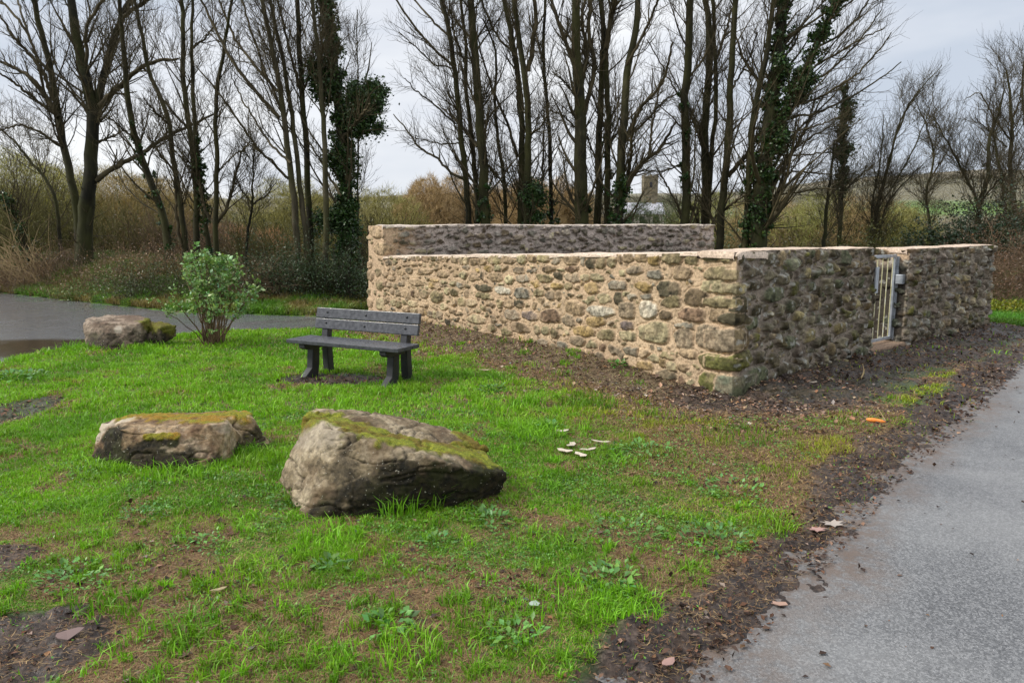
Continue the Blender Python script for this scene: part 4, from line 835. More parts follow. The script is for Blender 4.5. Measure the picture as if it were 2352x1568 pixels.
bramble('bramble_thicket', 'dark ivy covered undergrowth at the foot of the clustered trunks', 680, 17.4, 1.9, 1.75, 606, M_bark_dark, 6000, (.018, .036, .010))
bramble('bramble_thicket', 'dark undergrowth between the ivy trunk and the tan wall end', 795, 17.3, 1.5, 1.9, 607, M_bark_dark, 5000, (.016, .034, .010))
bramble('bramble_thicket', 'brown bramble bank under the willow stems at the lane bend', 20, 21.8, 3.2, 1.0, 608, M_twig_red, 2600, (.17, .10, .05))
bramble('bramble_thicket', 'russet bramble bank beside the end of the dark wall', 2330, 17.8, 3.0, 2.3, 609, M_twig_red, 5000, (.09, .05, .03), n=360)
bramble('bramble_thicket', 'rusty bramble mass behind the mossy strip at the far wall corner', 2440, 16.4, 2.6, 1.6, 610, M_twig_red, 3500, (.08, .045, .028), n=260)
thicket('withy_clump', 'pale straw coloured withy stems leaning by the lane bend', 'reeds', 60, 21.3, 1.4, 2.6, M_twig_straw, 120, 620, lean=(-.45, 0), rad=.014, child=1, spread=.5, up=-1.2)
for i, (lb_, cx, Y, w, h, mt, nl, lc) in enumerate([
    ('yellow green willow thicket at the lane bend behind the withies', 10, 24.0, 3.4, 4.2, M_twig_olive, 2500, (.14, .14, .03)),
    ('olive twiggy thicket between the withies and the forked tree', 110, 26.0, 3.6, 3.0, M_twig_olive, 1200, (.11, .10, .03)),
    ('olive brown thicket showing just past the forked tree', 285, 25.5, 3.6, 2.9, M_twig_olive, 800, (.12, .09, .04)),
    ('brown thicket behind the leaning mossy trunks', 410, 25.0, 3.2, 2.3, M_twig_red, 800, (.10, .07, .04)),
    ('low russet thicket seen above the leafy shrub', 530, 24.0, 2.6, 1.6, M_twig_red, 900, (.11, .07, .04)),
    ('olive thicket behind the clustered trunks', 640, 23.5, 2.8, 2.3, M_twig_olive, 1600, (.07, .08, .03)),
    ('grey brown twiggy thicket behind the tan squared wall end', 895, 23.5, 2.6, 2.4, M_twig, 700, (.06, .06, .03)),
    ('sparse thicket of arching twigs over the tall grey wall', 960, 25.0, 2.4, 1.7, M_twig_olive, 300, (.09, .08, .03))]):
    thicket('hedge_thicket', lb_, 'thicket', cx, Y, w, h, mt, 230, 630 + i, leafc=lc, nleaf=nl, rad=.012, spread=.8)
for i, (lb_, cx, Y, w, h, mt, nl, lc) in enumerate([
    ('green twiggy thicket beside the pale house', 1605, 24, 1.6, 2.6, M_twig_olive, 2500, (.06, .10, .03)),
    ('yellowish thicket right of the leaning ivy tree', 1850, 22, 2.6, 2.2, M_twig_olive, 1600, (.13, .11, .03)),
    ('brown twigs between the leaning ivy tree and the small ivied tree', 1790, 24, 2.2, 2.3, M_twig_red, 500, (.12, .08, .04)),
    ('yellow green scrub at the foot of the fan shaped bush tree', 2010, 21, 1.7, 2.1, M_twig_olive, 2600, (.12, .12, .03)),
    ('dark evergreen hedge over the wall beyond the gate', 2110, 22, 2.2, 1.85, M_twig, 9000, (.030, .060, .022)),
    ('dark evergreen hedge next to the russet bramble bank', 2215, 21.5, 2.2, 1.9, M_twig, 9000, (.034, .060, .024)),
    ('greyish hedge below the tall bare tree at the frame edge', 2320, 22, 1.9, 2.7, M_twig_red, 5000, (.05, .06, .028))]):
    thicket('hedge_thicket', lb_, 'thicket', cx, Y, w, h, mt, 260, 650 + i, leafc=lc, nleaf=nl, rad=.010, spread=.9, leafs=.075)

# mossy strip by the far wall corner
r = rng(88); b = Bag(); n = 9000; X = r.uniform(7.9, 13, n); Y = 15.3 + r.normal(0, .28, n) + (X - 9) * .06; z = terrain(X, Y, False) + r.uniform(0, .28, n) * np.exp(-((Y - 15.3) / .35) ** 2)
leaves(b, np.stack([X, Y, z], 1), .06, r, np.array((.17, .18, .015)), .3, .6); tag(b.build('moss_mound', M_grass), kind='stuff', label='yellow green mossy mound beyond the end of the dark wall', cat='moss')
print('thickets done')

# ------------------------------------------------------------------ trees
ZS = {1: 0, 2: 735, 3: 1470}
def stem3(z, pts, w0, w1, Y, r, k=26, dY=None, root=True):
    pts = [(ZS[z] + x * .375, y * .375) for x, y in pts]
    if pts[-1][1] <= 12:                       # carries on above the picture
        (x1, y1), (x0, y0) = pts[-1], pts[-2]; d = np.array((x1 - x0, y1 - y0)); d = d / (np.linalg.norm(d) + 1e-9)
        pts.append((x1 + d[0] * 130, y1 + d[1] * 130)); w1 = w1 * .85
    n = len(pts); dY = r.normal(0, .35) if dY is None else dY
    p3 = np.array([P(x, y, Y + dY * (i / max(n - 1, 1)) ** 1.3 + r.normal(0, .05)) for i, (x, y) in enumerate(pts)])
    if root: p3[0, 2] = min(p3[0, 2], zg(p3[0, 0], p3[0, 1])) - .1
    q = resample(p3, k); q[1:-1] += r.normal(0, .012, (k - 2, 3))
    R = (w1 + (w0 - w1) * (1 - np.linspace(0, 1, k)) ** .7) * .375 / F * Y * .5 * 1.15
    if root: R[:3] *= np.array((1.45, 1.2, 1.07))
    return q, R
def ivy(bag, q, R, t0, t1, rad, n, r, size=.08, col=DKG):
    k = len(q); nc = max(int(n / 26), 4); tc_ = r.uniform(t0, t1, nc) * (k - 1); j = np.minimum(tc_.astype(int), k - 2); w = (tc_ - j)[:, None]; cpt = q[j] * (1 - w) + q[j + 1] * w
    a = unit(r.normal(size=(nc, 3)) * np.array((1, 1, .3))); cpt = cpt + a * (R[j][:, None] * .9 + np.abs(r.normal(0, rad * .55, (nc, 1))))
    C = cpt[r.integers(0, nc, n)] + r.normal(0, 1, (n, 3)) * np.array((.5, .5, .62)) * rad * .42; cc = np.array(col) * r.uniform(.6, 1.7, (nc, 1)); 
    leaves(bag, C, size, r, np.array(col), .42, .85, .1)
def tree(label, stems, limbs=(), Y=21.0, seed=1, dens=1.0, bark=None, twig=None, ivies=(), bare=.16, Lr=(1.1, 3.0), blobs=(), name='bare_tree', group='bare winter trees along the lane', low=1.0, bias=None, up=.75, fine=1.0, ivycol=DKG):
    r = rng(seed); S_ = [stem3(*s_, Y, r) for s_ in stems]; base = S_[0][0][0]
    t = thing(name, label, 'tree', base, group); b = Bag(); Pm = np.stack([q for q, _ in S_]); Rm = np.stack([R for _, R in S_]); b.tube(Pm, Rm, 9); b.build('trunk', bark or M_bark, t)
    lim = [stem3(*s_, Y, r, dY=r.normal(0, .8), root=False) for s_ in limbs]
    cb = Bag(); Pl, Rl = Pm, Rm
    if lim:
        Pb = np.stack([q for q, _ in lim]); Rb = np.stack([R for _, R in lim]); cb.tube(Pb, Rb, 7)
    ns = len(stems); n1 = int(30 * dens * ns)
    if n1:
        A, Ar = spawn(r, Pm, Rm, n1, bare, 1, Lr, (22, 52), up, 8, .31, .0095, .25, .10, .55, bias); cb.tube(A, Ar, 5)
    else: A, Ar = np.zeros((0, 8, 3)), np.zeros((0, 8))
    if lim:
        kk = np.linspace(0, 25, 8).astype(int); A = np.concatenate([A, Pb[:, kk], Pb[:, kk]]); Ar = np.concatenate([Ar, Rb[:, kk], Rb[:, kk]])
    B, Br = spawn(r, A, Ar, int(len(A) * 9 * fine), .15, 1, (.45, 1.35), (20, 55), .5, 6, .45, .0052, .35, .11, .45); cb.tube(B, Br, 4)
    C, Cr = spawn(r, B, Br, int(len(B) * 4.4 * fine), .15, 1, (.18, .6), (20, 60), .4, 4, .5, .0036, .5, .10, .3); cb.tube(C, Cr, 3)
    Q, Qr = spawn(r, Pm, Rm, int(26 * ns * low), .05, .6, (.25, .9), (40, 90), .4, 5, .12, .004, .4, .12, .2); cb.tube(Q, Qr, 3)
    cb.build('crown', twig or M_twig, t)
    if ivies or blobs:
        ib = Bag()
        for (si, t0, t1, rad, n) in ivies: ivy(ib, *(S_[si] if si < 100 else lim[si - 100]), t0, t1, rad, n, r, col=ivycol)
        for (z, x, y, rx, ry, n) in blobs:
            c_ = P(ZS[z] + x * .375, y * .375, Y); s_ = .375 / F * Y; m = max(int(n / 70), 4); n = int(n * 1.6); cc = c_ + r.normal(0, .5, (m, 3)) * np.array((rx * s_, rx * s_ * .8, ry * s_))
            Cc = cc[r.integers(0, m, n)] + r.normal(0, .10, (n, 3)) * r.uniform(.3, 1.3, (n, 1)); leaves(ib, Cc, .07, r, np.array(ivycol), .4, .7)
        ib.build('ivy', M_ivy, t)
    return t
T = tree
T('large forked tree with a dark trunk and a long limb arching over the bank', [(1, [(510, 1600), (520, 1350), (545, 1150), (560, 900), (580, 730), (560, 640), (515, 430), (470, 250), (440, 60), (430, -40)], 78, 26),
   (1, [(520, 1600), (540, 1350), (560, 1150), (570, 900), (582, 730), (600, 620), (640, 450), (680, 270), (740, 120), (800, 0)], 50, 24)],
  [(1, [(610, 650), (700, 560), (800, 470), (880, 400), (980, 370), (1090, 360)], 30, 10), (1, [(590, 1110), (660, 1050), (760, 1000), (870, 940), (980, 860), (1080, 810), (1200, 750), (1310, 700)], 28, 9),
   (1, [(515, 430), (540, 380), (520, 180), (560, 100), (640, 0)], 20, 8), (1, [(570, 760), (520, 640), (430, 540), (350, 430), (300, 250)], 14, 5), (1, [(740, 120), (820, 60), (900, 0)], 22, 12), (1, [(575, 880), (680, 840), (760, 800)], 14, 5)], 21.6, 1, 1.0, M_bark_dark, bare=.4, Lr=(1.3, 3.4))
T('mossy tree with spreading limbs growing beside the forked trunk', [(1, [(490, 1600), (470, 1250), (430, 1080), (380, 850), (350, 650), (300, 400), (270, 250), (215, 50), (195, -60)], 44, 18)],
  [(1, [(360, 720), (280, 590), (200, 480), (100, 420), (-10, 370)], 28, 10), (1, [(330, 620), (260, 430), (180, 330), (80, 230), (0, 90)], 20, 8), (1, [(340, 700), (230, 620), (120, 530), (0, 450)], 18, 8), (1, [(380, 900), (250, 810), (120, 760), (0, 800)], 13, 6),
   (1, [(300, 430), (240, 380), (160, 180), (60, 60), (0, 10)], 16, 7), (1, [(280, 600), (220, 330), (130, 80), (110, 0)], 14, 7)], 21.8, 2, 1.2, M_bark, bare=.3, Lr=(1.3, 3.2))
T('thin leaning tree behind the purplish bramble tangle', [(1, [(380, 1600), (340, 1200), (270, 1080), (180, 980), (90, 860), (0, 790)], 20, 8)], (), 23.0, 3, .7, M_bark)
T('dark spindly tree at the lane bend among the withies', [(1, [(190, 1600), (110, 1370), (40, 1220), (0, 1180)], 26, 14)], (), 22.2, 4, .6, M_bark_dark, ivies=[(0, .2, 1, .22, 900)])
T('leaning mossy trunk next past the forked tree', [(1, [(1050, 1600), (1010, 1350), (960, 1200), (900, 1050), (830, 850), (790, 680), (770, 450), (750, 300), (740, 100), (730, -20)], 42, 10)],
  [(1, [(860, 880), (760, 800), (650, 700)], 12, 5)], 20.5, 5, 1.1, M_bark, ivies=[(0, .05, .5, .12, 700)])
T('crooked mossy tree behind the leafy shrub', [(1, [(1140, 1580), (1110, 1250), (1060, 1000), (1030, 700), (980, 590), (900, 440), (880, 250), (830, 50), (820, -20)], 32, 10)],
  [(1, [(1105, 1500), (1080, 1250), (1070, 1050), (980, 950), (900, 820)], 18, 6), (1, [(1030, 760), (960, 700), (880, 600)], 12, 5)], 20.2, 6, 1.1)
T('straight mossy tree with twin upper stems above the leafy shrub', [(1, [(1190, 1580), (1210, 1250), (1190, 1000), (1150, 700), (1110, 400), (1130, 200), (1110, -10)], 36, 15), (1, [(1290, 1580), (1250, 1250), (1210, 1000), (1185, 600), (1170, 350), (1180, -10)], 28, 10)],
  [(1, [(1150, 780), (1050, 680), (960, 560), (920, 480)], 14, 5), (1, [(1165, 300), (1250, 240), (1330, 140)], 12, 5)], 20.0, 7, .9, ivies=[(1, .05, .45, .16, 1100)])
T('slender tree forking low down beside the leafy shrub top', [(1, [(1315, 1600), (1320, 1380), (1330, 1100), (1320, 700), (1335, 450), (1380, 250), (1420, -10)], 30, 8)],
  [(1, [(1325, 1370), (1390, 1280), (1430, 1130), (1480, 930), (1530, 870)], 20, 6), (1, [(1315, 1380), (1250, 1280), (1215, 1100)], 18, 10), (1, [(1330, 1060), (1420, 960), (1540, 880)], 9, 4)], 19.6, 8, .8, bare=.3)
T('small dark thorn tree between the slender tree and the clustered trunks', [(1, [(1490, 1600), (1520, 1400), (1550, 1260), (1545, 1100), (1560, 900)], 18, 4)], [(1, [(1550, 1260), (1490, 1180), (1440, 1080)], 9, 3), (1, [(1550, 1250), (1640, 1190), (1700, 1100)], 9, 3)], 19.8, 9, .6, M_bark_dark, Lr=(.5, 1.3), bare=.3)
T('clustered tree with many long limbs sweeping up over the lane', [(1, [(1830, 1640), (1810, 1300), (1780, 1050), (1740, 750), (1710, 500), (1660, 250), (1600, -10)], 38, 16), (1, [(1900, 1640), (1860, 1350), (1820, 1000), (1780, 600), (1720, 300), (1650, -10)], 30, 15)],
  [(1, [(1780, 1100), (1700, 1020), (1560, 890), (1420, 680), (1330, 560), (1200, 400)], 15, 5), (1, [(1710, 720), (1600, 600), (1450, 420), (1330, 200), (1230, 0)], 20, 8), (1, [(1700, 560), (1560, 400), (1440, 250), (1340, 0)], 16, 7), (1, [(1780, 1000), (1650, 880), (1500, 640), (1420, 480)], 14, 5),
   (1, [(1740, 700), (1640, 480), (1560, 260), (1480, 0)], 14, 7)], 18.6, 10, .7, M_bark_pale, bare=.35, Lr=(1.2, 2.8), bias=(-.5, 0, 0))
T('dark straight tree inside the trunk cluster', [(1, [(1910, 1640), (1890, 1200), (1870, 800), (1840, 400), (1820, -10)], 36, 20)], [(1, [(1850, 600), (1770, 300), (1700, 0)], 14, 7)], 18.9, 11, .8, M_bark_dark, bare=.4)
T('pale barked tree between the dark trunk and the ivy trunk', [(1, [(1985, 1640), (2000, 1200), (1985, 800), (1965, 500), (1930, 200), (1920, -10)], 34, 14)], [(1, [(2090, 1200), (2000, 1050), (1900, 880), (1870, 800)], 14, 6)], 18.4, 12, .7, M_bark_pale, bare=.5)
T('tall tree wrapped in dark ivy with a bushy ledge of leaves', [(1, [(2110, 1640), (2120, 1300), (2120, 1000), (2080, 700), (2040, 400), (2020, 200), (2000, -20)], 66, 36)],
  [(1, [(2100, 850), (2190, 740), (2270, 640)], 18, 8), (1, [(1990, 620), (1950, 480), (1900, 380)], 16, 8)], 18.8, 13, .5, M_bark_dark, ivies=[(0, .0, 1, .2, 11000)], name='ivy_tree', group='ivy clad trees',
  blobs=[(1, 2230, 600, 75, 60, 2600), (1, 2300, 560, 45, 35, 1500), (1, 2280, 660, 45, 30, 900), (1, 2220, 780, 95, 50, 2200), (1, 2160, 700, 60, 80, 1400), (1, 1970, 520, 60, 70, 1900), (1, 1960, 420, 60, 60, 1200), (1, 2130, 1320, 80, 150, 2600), (1, 2000, 1350, 90, 70, 1400), (1, 2110, 980, 70, 110, 1800)])
T('thin pale sapling in front of the gap of open sky', [(1, [(2195, 1560), (2190, 1200), (2200, 700), (2195, 400), (2180, 230), (2190, 60)], 12, 4)], (), 20.5, 14, .8, M_bark_pale, Lr=(.6, 1.5), bare=.3)
T('bare tree at the left end of the row above the tall grey wall', [(2, [(935, 1500), (900, 1150), (870, 900), (840, 600), (820, 350), (780, 150), (745, -10)], 36, 20)],
  [(2, [(890, 1110), (800, 1060), (720, 970), (600, 900), (520, 780), (450, 700)], 15, 5), (2, [(830, 760), (700, 640), (590, 560), (520, 480)], 10, 4), (2, [(810, 400), (690, 300), (560, 140), (470, 0)], 14, 6), (2, [(850, 880), (720, 880), (600, 850)], 8, 3), (2, [(790, 220), (680, 120), (580, 0)], 12, 5), (2, [(830, 420), (700, 400), (560, 260), (480, 200)], 9, 4)], 21.0, 15, 1.1, bias=(-.6, 0, 0), bare=.2)
T('slim tree tucked behind the thick mossy trunk', [(2, [(955, 1500), (965, 1200), (930, 850), (900, 600), (880, 420), (910, 300), (880, 150), (860, 0)], 30, 10)], [(2, [(890, 400), (860, 320), (820, 200), (800, 60)], 14, 6)], 21.6, 16, 1.0)
T('thick mossy trunk with creeper about its foot', [(2, [(1015, 1500), (1010, 1150), (990, 850), (970, 550), (940, 250), (925, -10)], 58, 32)], [(2, [(960, 900), (860, 760), (720, 640)], 14, 5), (2, [(1000, 980), (1090, 1080), (1140, 1140)], 14, 9)], 20.6, 17, 1.0, ivies=[(0, .0, .32, .14, 1400)])
T('thin crooked tree right of the thick mossy trunk', [(2, [(1150, 1500), (1130, 1100), (1090, 850), (1070, 600), (1090, 330), (1060, 250), (1000, 120)], 24, 8)], [(2, [(1210, 960), (1150, 760), (1060, 560), (990, 340), (960, 200)], 16, 6)], 21.4, 18, .9)
T('upright tree with a left hand twin stem above the wall', [(2, [(1225, 1500), (1235, 1100), (1240, 800), (1220, 500), (1170, 200), (1130, -10)], 38, 20)], [(2, [(1200, 330), (1110, 260), (1040, 140), (990, 0)], 12, 6), (2, [(1215, 700), (1200, 420), (1150, 220)], 12, 6)], 20.8, 19, 1.0)
T('mossy tree splitting into a narrow fork with ivy at its foot', [(2, [(1275, 1500), (1270, 1000), (1280, 700), (1250, 450), (1210, 200), (1190, -10)], 46, 18)], [(2, [(1275, 440), (1300, 300), (1330, 100), (1310, 0)], 26, 14), (2, [(1290, 820), (1350, 780), (1400, 700)], 10, 4)], 20.3, 20, 1.0, blobs=[(2, 1320, 1230, 50, 110, 1800)])
T('pole straight slender tree standing alone over the wall middle', [(2, [(1425, 1500), (1410, 900), (1390, 600), (1370, 400), (1370, 200), (1380, -10)], 24, 12)], [(2, [(1360, 1200), (1370, 900), (1372, 650)], 12, 6), (2, [(1365, 380), (1340, 280), (1320, 180)], 14, 8)], 21.5, 21, 1.0, M_bark_dark, ivies=[(0, 0, .28, .12, 500)])
T('stoutest mossy trunk over the wall with a narrow broom of stems', [(2, [(1610, 1500), (1600, 1000), (1590, 600), (1570, 350), (1570, -10)], 84, 26)], [(2, [(1585, 560), (1540, 350), (1480, 200), (1440, 60), (1420, 0)], 24, 10), (2, [(1620, 700), (1690, 400), (1640, 200), (1660, 0)], 26, 12), (2, [(1570, 600), (1500, 500), (1420, 440)], 10, 5), (2, [(1560, 780), (1480, 700), (1410, 680)], 10, 4), (2, [(1605, 520), (1640, 330), (1600, 120), (1620, 0)], 20, 10)], 20.2, 22, 1.0, ivies=[(0, .0, .4, .08, 700)])
T('tree just right of the stoutest trunk', [(2, [(1690, 1500), (1705, 1100), (1710, 800), (1730, 450), (1740, 200), (1720, -10)], 44, 18)], [(2, [(1700, 1000), (1650, 880), (1620, 760)], 10, 6)], 20.9, 23, 1.0)
T('tree with a widening fork beside the curved limbed tree', [(2, [(1765, 1500), (1760, 1000), (1770, 700), (1750, 300), (1730, 100), (1715, -10)], 38, 18)], [(2, [(1755, 300), (1780, 120), (1810, 0)], 28, 16)], 20.5, 24, .9, ivies=[(0, .1, .5, .1, 500)])
T('tree with ivied foot and great curved limbs sweeping up', [(2, [(1825, 1500), (1840, 1000), (1860, 750), (1880, 400), (1930, 250), (1960, 60), (1950, -20)], 54, 24)], [(2, [(1850, 900), (1960, 660), (2060, 560), (2120, 460), (2160, 260)], 22, 8), (2, [(1840, 1270), (1900, 1090), (1970, 1000), (2080, 920), (2150, 800), (2180, 740)], 32, 8),
   (2, [(1890, 1080), (1910, 860), (1930, 700)], 20, 8), (2, [(2020, 960), (2030, 780), (2060, 640), (2100, 430)], 14, 5), (2, [(1880, 400), (1960, 250), (2030, 100), (2070, 0)], 16, 8), (2, [(1890, 840), (2000, 740), (2100, 620), (2200, 570)], 14, 6)], 19.9, 25, .9, bias=(.4, 0, 0), ivies=[(0, .12, .36, .16, 2200)])
T('straight mossy tree right of the church tower', [(2, [(2235, 1500), (2245, 1000), (2230, 600), (2260, 300), (2270, -10)], 50, 34)], [(2, [(2230, 1340), (2160, 1200), (2090, 1080), (2060, 1020)], 12, 5), (2, [(2240, 1000), (2100, 1050), (1990, 1045)], 9, 4), (2, [(2235, 640), (2180, 560), (2080, 380), (2000, 240)], 10, 4)], 20.2, 26, 1.0, ivies=[(0, .3, .6, .09, 500)])
T('dark trunk at the tall wall end with a slim mossy partner', [(3, [(400, 1500), (410, 1150), (390, 850), (420, 500), (430, 200), (400, -10)], 52, 24), (3, [(408, 1500), (420, 1200), (440, 900), (470, 700), (460, 350), (450, -10)], 28, 16)], [(3, [(380, 900), (330, 760), (300, 660)], 12, 5), (3, [(470, 360), (540, 160), (560, 40)], 16, 8)], 20.6, 27, .9)
T('tree rooted at the end of the tall wall with a broad rising limb', [(3, [(480, 1620), (500, 1250), (530, 1000), (550, 700), (560, 400), (585, -10)], 44, 24)], [(3, [(540, 1080), (650, 950), (720, 830), (860, 700), (960, 640)], 26, 8), (3, [(555, 560), (620, 450), (680, 330), (720, 200)], 12, 5), (3, [(510, 1290), (590, 1230), (650, 1190)], 14, 6)], 20.0, 28, 1.0)
T('crooked tree immediately left of the leaning ivy tree', [(3, [(635, 1640), (660, 1200), (680, 900), (700, 650), (760, 430), (800, 150), (820, -10)], 42, 18)], [(3, [(690, 640), (670, 480), (690, 420)], 10, 5)], 19.6, 29, 1.0, ivies=[(0, .1, .4, .08, 500)])
T('big ivy clad tree leaning towards the gap of open sky', [(3, [(705, 1640), (740, 1200), (780, 850), (810, 600), (850, 300), (880, -20)], 96, 38), (3, [(730, 1500), (790, 900), (880, 700), (1000, 480), (1080, 280), (1150, 120), (1230, -30)], 50, 24)],
  [(3, [(960, 640), (1100, 600), (1300, 480), (1450, 330), (1540, 200)], 14, 5), (3, [(1000, 520), (1160, 440), (1320, 280), (1480, 60)], 14, 5), (3, [(900, 720), (1060, 700), (1250, 620), (1450, 500), (1600, 380)], 13, 5), (3, [(820, 1060), (960, 900), (1060, 700), (1150, 540)], 14, 6), (3, [(820, 1070), (950, 1050), (1100, 1060), (1220, 1080)], 11, 4),
   (3, [(800, 1200), (960, 1180), (1100, 1150), (1200, 1160)], 12, 5), (3, [(860, 950), (1000, 950), (1150, 930), (1300, 960)], 10, 4), (3, [(1080, 300), (1200, 230), (1330, 120), (1400, 0)], 12, 5), (3, [(830, 820), (980, 800), (1120, 760), (1250, 700)], 11, 4), (3, [(1050, 420), (1200, 330), (1350, 240), (1500, 170)], 12, 5), (3, [(840, 1170), (960, 1000), (1040, 800), (1080, 700)], 9, 4),
   (3, [(860, 1000), (1000, 870), (1150, 780), (1300, 760)], 10, 4)], 19.4, 30, .9, M_bark_dark, bias=(1.2, 0, 0), name='ivy_tree', group='ivy clad trees', ivies=[(0, 0, .98, .16, 7500), (1, .25, .97, .2, 6500)], blobs=[(3, 850, 860, 60, 60, 1100), (3, 1000, 500, 60, 60, 1300), (3, 730, 1320, 45, 120, 1800), (3, 880, 420, 50, 60, 700), (3, 940, 560, 60, 60, 900)], Lr=(1.6, 4.2), up=.45, bare=.15)
T('small tree topped with a dark ivy spire right of the leaning ivy tree', [(3, [(1215, 1600), (1235, 1200), (1250, 1000), (1240, 850), (1270, 650), (1250, 540)], 26, 10)], [(3, [(1220, 1400), (1200, 1230), (1180, 1130)], 10, 5), (3, [(1250, 1170), (1330, 1090), (1430, 1010)], 12, 6)], 21.5, 31, .9, M_bark_dark, Lr=(.7, 1.9), name='ivy_tree', group='ivy clad trees', ivies=[(0, .5, 1, .13, 2600)], blobs=[(3, 1240, 920, 50, 35, 700), (3, 1270, 680, 18, 50, 500)])
T('thin dark pole tree before the small ivied tree', [(3, [(1110, 1640), (1150, 1200), (1180, 980), (1190, 860)], 24, 8)], (), 20.2, 32, .7, M_bark_dark, Lr=(.6, 1.6))
T('fan shaped bush tree of many thin stems over the gate', [(3, [(1405, 1620), (1450, 1300), (1500, 1100), (1560, 850), (1640, 650), (1720, 560)], 20, 4), (3, [(1400, 1620), (1430, 1350), (1520, 1000), (1600, 700), (1700, 560), (1850, 400)], 16, 3), (3, [(1410, 1620), (1500, 1250), (1620, 1120), (1740, 1000)], 14, 4), (3, [(1400, 1620), (1420, 1250), (1480, 950), (1490, 700)], 14, 3), (3, [(1400, 1620), (1440, 1300), (1600, 1060), (1700, 860), (1800, 600)], 12, 3)],
  (), 22.0, 33, .5, M_bark_pale, Lr=(.5, 1.6), bare=.2)
T('crooked little tree above the dark evergreen hedge', [(3, [(1780, 1480), (1775, 1330), (1740, 1200), (1780, 1080), (1810, 950), (1750, 750), (1700, 640)], 16, 4)], [(3, [(1780, 1090), (1850, 980), (1910, 880)], 8, 3)], 23.5, 34, .9, M_bark_pale, Lr=(.6, 1.6))
T('tree with a wide v fork over the wall beyond the gate', [(3, [(2075, 1600), (2080, 1250), (2140, 1050), (2130, 850), (2200, 700), (2230, 560)], 30, 6), (3, [(2075, 1600), (2080, 1260), (1980, 1050), (1880, 870), (1790, 700)], 18, 4)], [(3, [(2090, 1230), (2180, 1120), (2240, 1060)], 10, 5)], 22.6, 35, .9, M_bark_pale, Lr=(.7, 2.0), bare=.25)
T('tall bare tree with airy pale crown near the frame edge', [(3, [(2310, 1500), (2290, 1200), (2260, 1050), (2280, 800), (2260, 500), (2240, 420)], 30, 6)], [(3, [(2270, 860), (2180, 740), (2080, 560), (2000, 600)], 10, 4), (3, [(2270, 760), (2330, 600), (2350, 400)], 10, 4), (3, [(2250, 900), (2130, 800), (2050, 720)], 8, 4)], 24.5, 36, .9, M_bark_pale, Lr=(.9, 2.4), bare=.3)
T('dark stub tree left of the tall airy tree', [(3, [(2250, 1500), (2230, 1120), (2190, 980), (2160, 800)], 22, 7)], (), 24.0, 37, .9, M_bark, Lr=(.6, 1.8))
T('bare tree partly cut off by the frame edge', [(3, [(2400, 1500), (2370, 1200), (2380, 900), (2340, 600), (2350, 380)], 24, 6)], (), 24.5, 38, .8, M_bark_pale, Lr=(.9, 2.4), bare=.3)
print('trees done')

# ------------------------------------------------------------------ far things
def scrub(name, label, cx, Y, w, ztop, mat_col, n, seed, size=.7, wid=.03, group=None, depth=None, kind=None, cat='tree', flat=1.0):
    r = rng(seed); X0 = (cx - CX) / F * Y; zb = float(far_profile(np.array([X0]), np.array([Y]))[0]); h = ztop - zb
    u = unit(r.normal(size=(n, 3))); rad = r.uniform(0, 1, n) ** .45; C = np.stack([X0 + u[:, 0] * rad * w * .5, Y + u[:, 1] * rad * (depth or w * .4), zb + h * (.34 + u[:, 2] * rad * .66)], 1)
    lump = fbm(C[:, 0] / (w * .12) + seed, C[:, 2] / (h * .2), seed, 3); C[:, 2] += (lump - .5) * h * .3; C[:, 2] = np.maximum(C[:, 2], zb)
    d = r.normal(0, .75, (n, 3)); d[:, 2] = np.abs(d[:, 2]) + .35; d[:, 0] += (C[:, 0] - X0) / w * 1.2; d = unit(d) * (size * r.uniform(.4, 1.3, n))[:, None]; s = unit(np.cross(d, r.normal(size=(n, 3)))) * wid * .5
    b = Bag(); i = np.arange(n)[:, None] * 3; col = np.array(mat_col) * (2.1 if size < .6 else 1) * np.clip(1 + r.normal(0, .3, n), .4, 1.8)[:, None]; b.add(np.stack([C - s, C + s, C + d], 1).reshape(-1, 3), i + [0, 1, 2], np.repeat(col, 3, 0))
    t = thing(name, label, cat, (X0, Y, zb), group) if not kind else None
    if kind: return tag(b.build(name, M_dead), label, cat, kind=kind)
    b.build('crown', M_dead, t); tb = Bag(); ns = 14; q = np.empty((ns, 5, 3)); ax = r.uniform(-.3, .3, ns) * w
    for k in range(5): q[:, k] = np.stack([X0 + ax * (.6 + .15 * k), Y + r.normal(0, .1, ns), zb - .2 + h * .75 * k / 4 * np.ones(ns)], 1)
    tb.tube(q, np.linspace(.09, .03, 5)[None] * np.ones((ns, 1)), 4); tb.build('trunk', M_bark, t); return t
gold = (.165, .115, .058)
for i, (cx, w, yt, lb_) in enumerate([(985, 3.9, 418, 'golden brown leafless copse tree at the left over the tall wall'), (1050, 4.2, 415, 'golden brown leafless copse tree behind the thick mossy trunk'), (1140, 4.0, 424, 'golden brown leafless copse tree behind the thin crooked tree'),
      (1215, 4.0, 410, 'golden brown leafless copse tree behind the narrow forked tree'), (1300, 3.8, 416, 'golden brown leafless copse tree behind the pole straight tree'), (940, 3.0, 462, 'low olive copse shrub beyond the tan wall end')]):
    Yc = 58 + (i % 3) * 3; scrub('copse_tree', lb_, cx, Yc, w * 1.45, CH + (530 - yt) / F * Yc, gold if i != 5 else (.14, .13, .05), 56000, 700 + i, .55, .028, 'leafless trees of the golden copse')
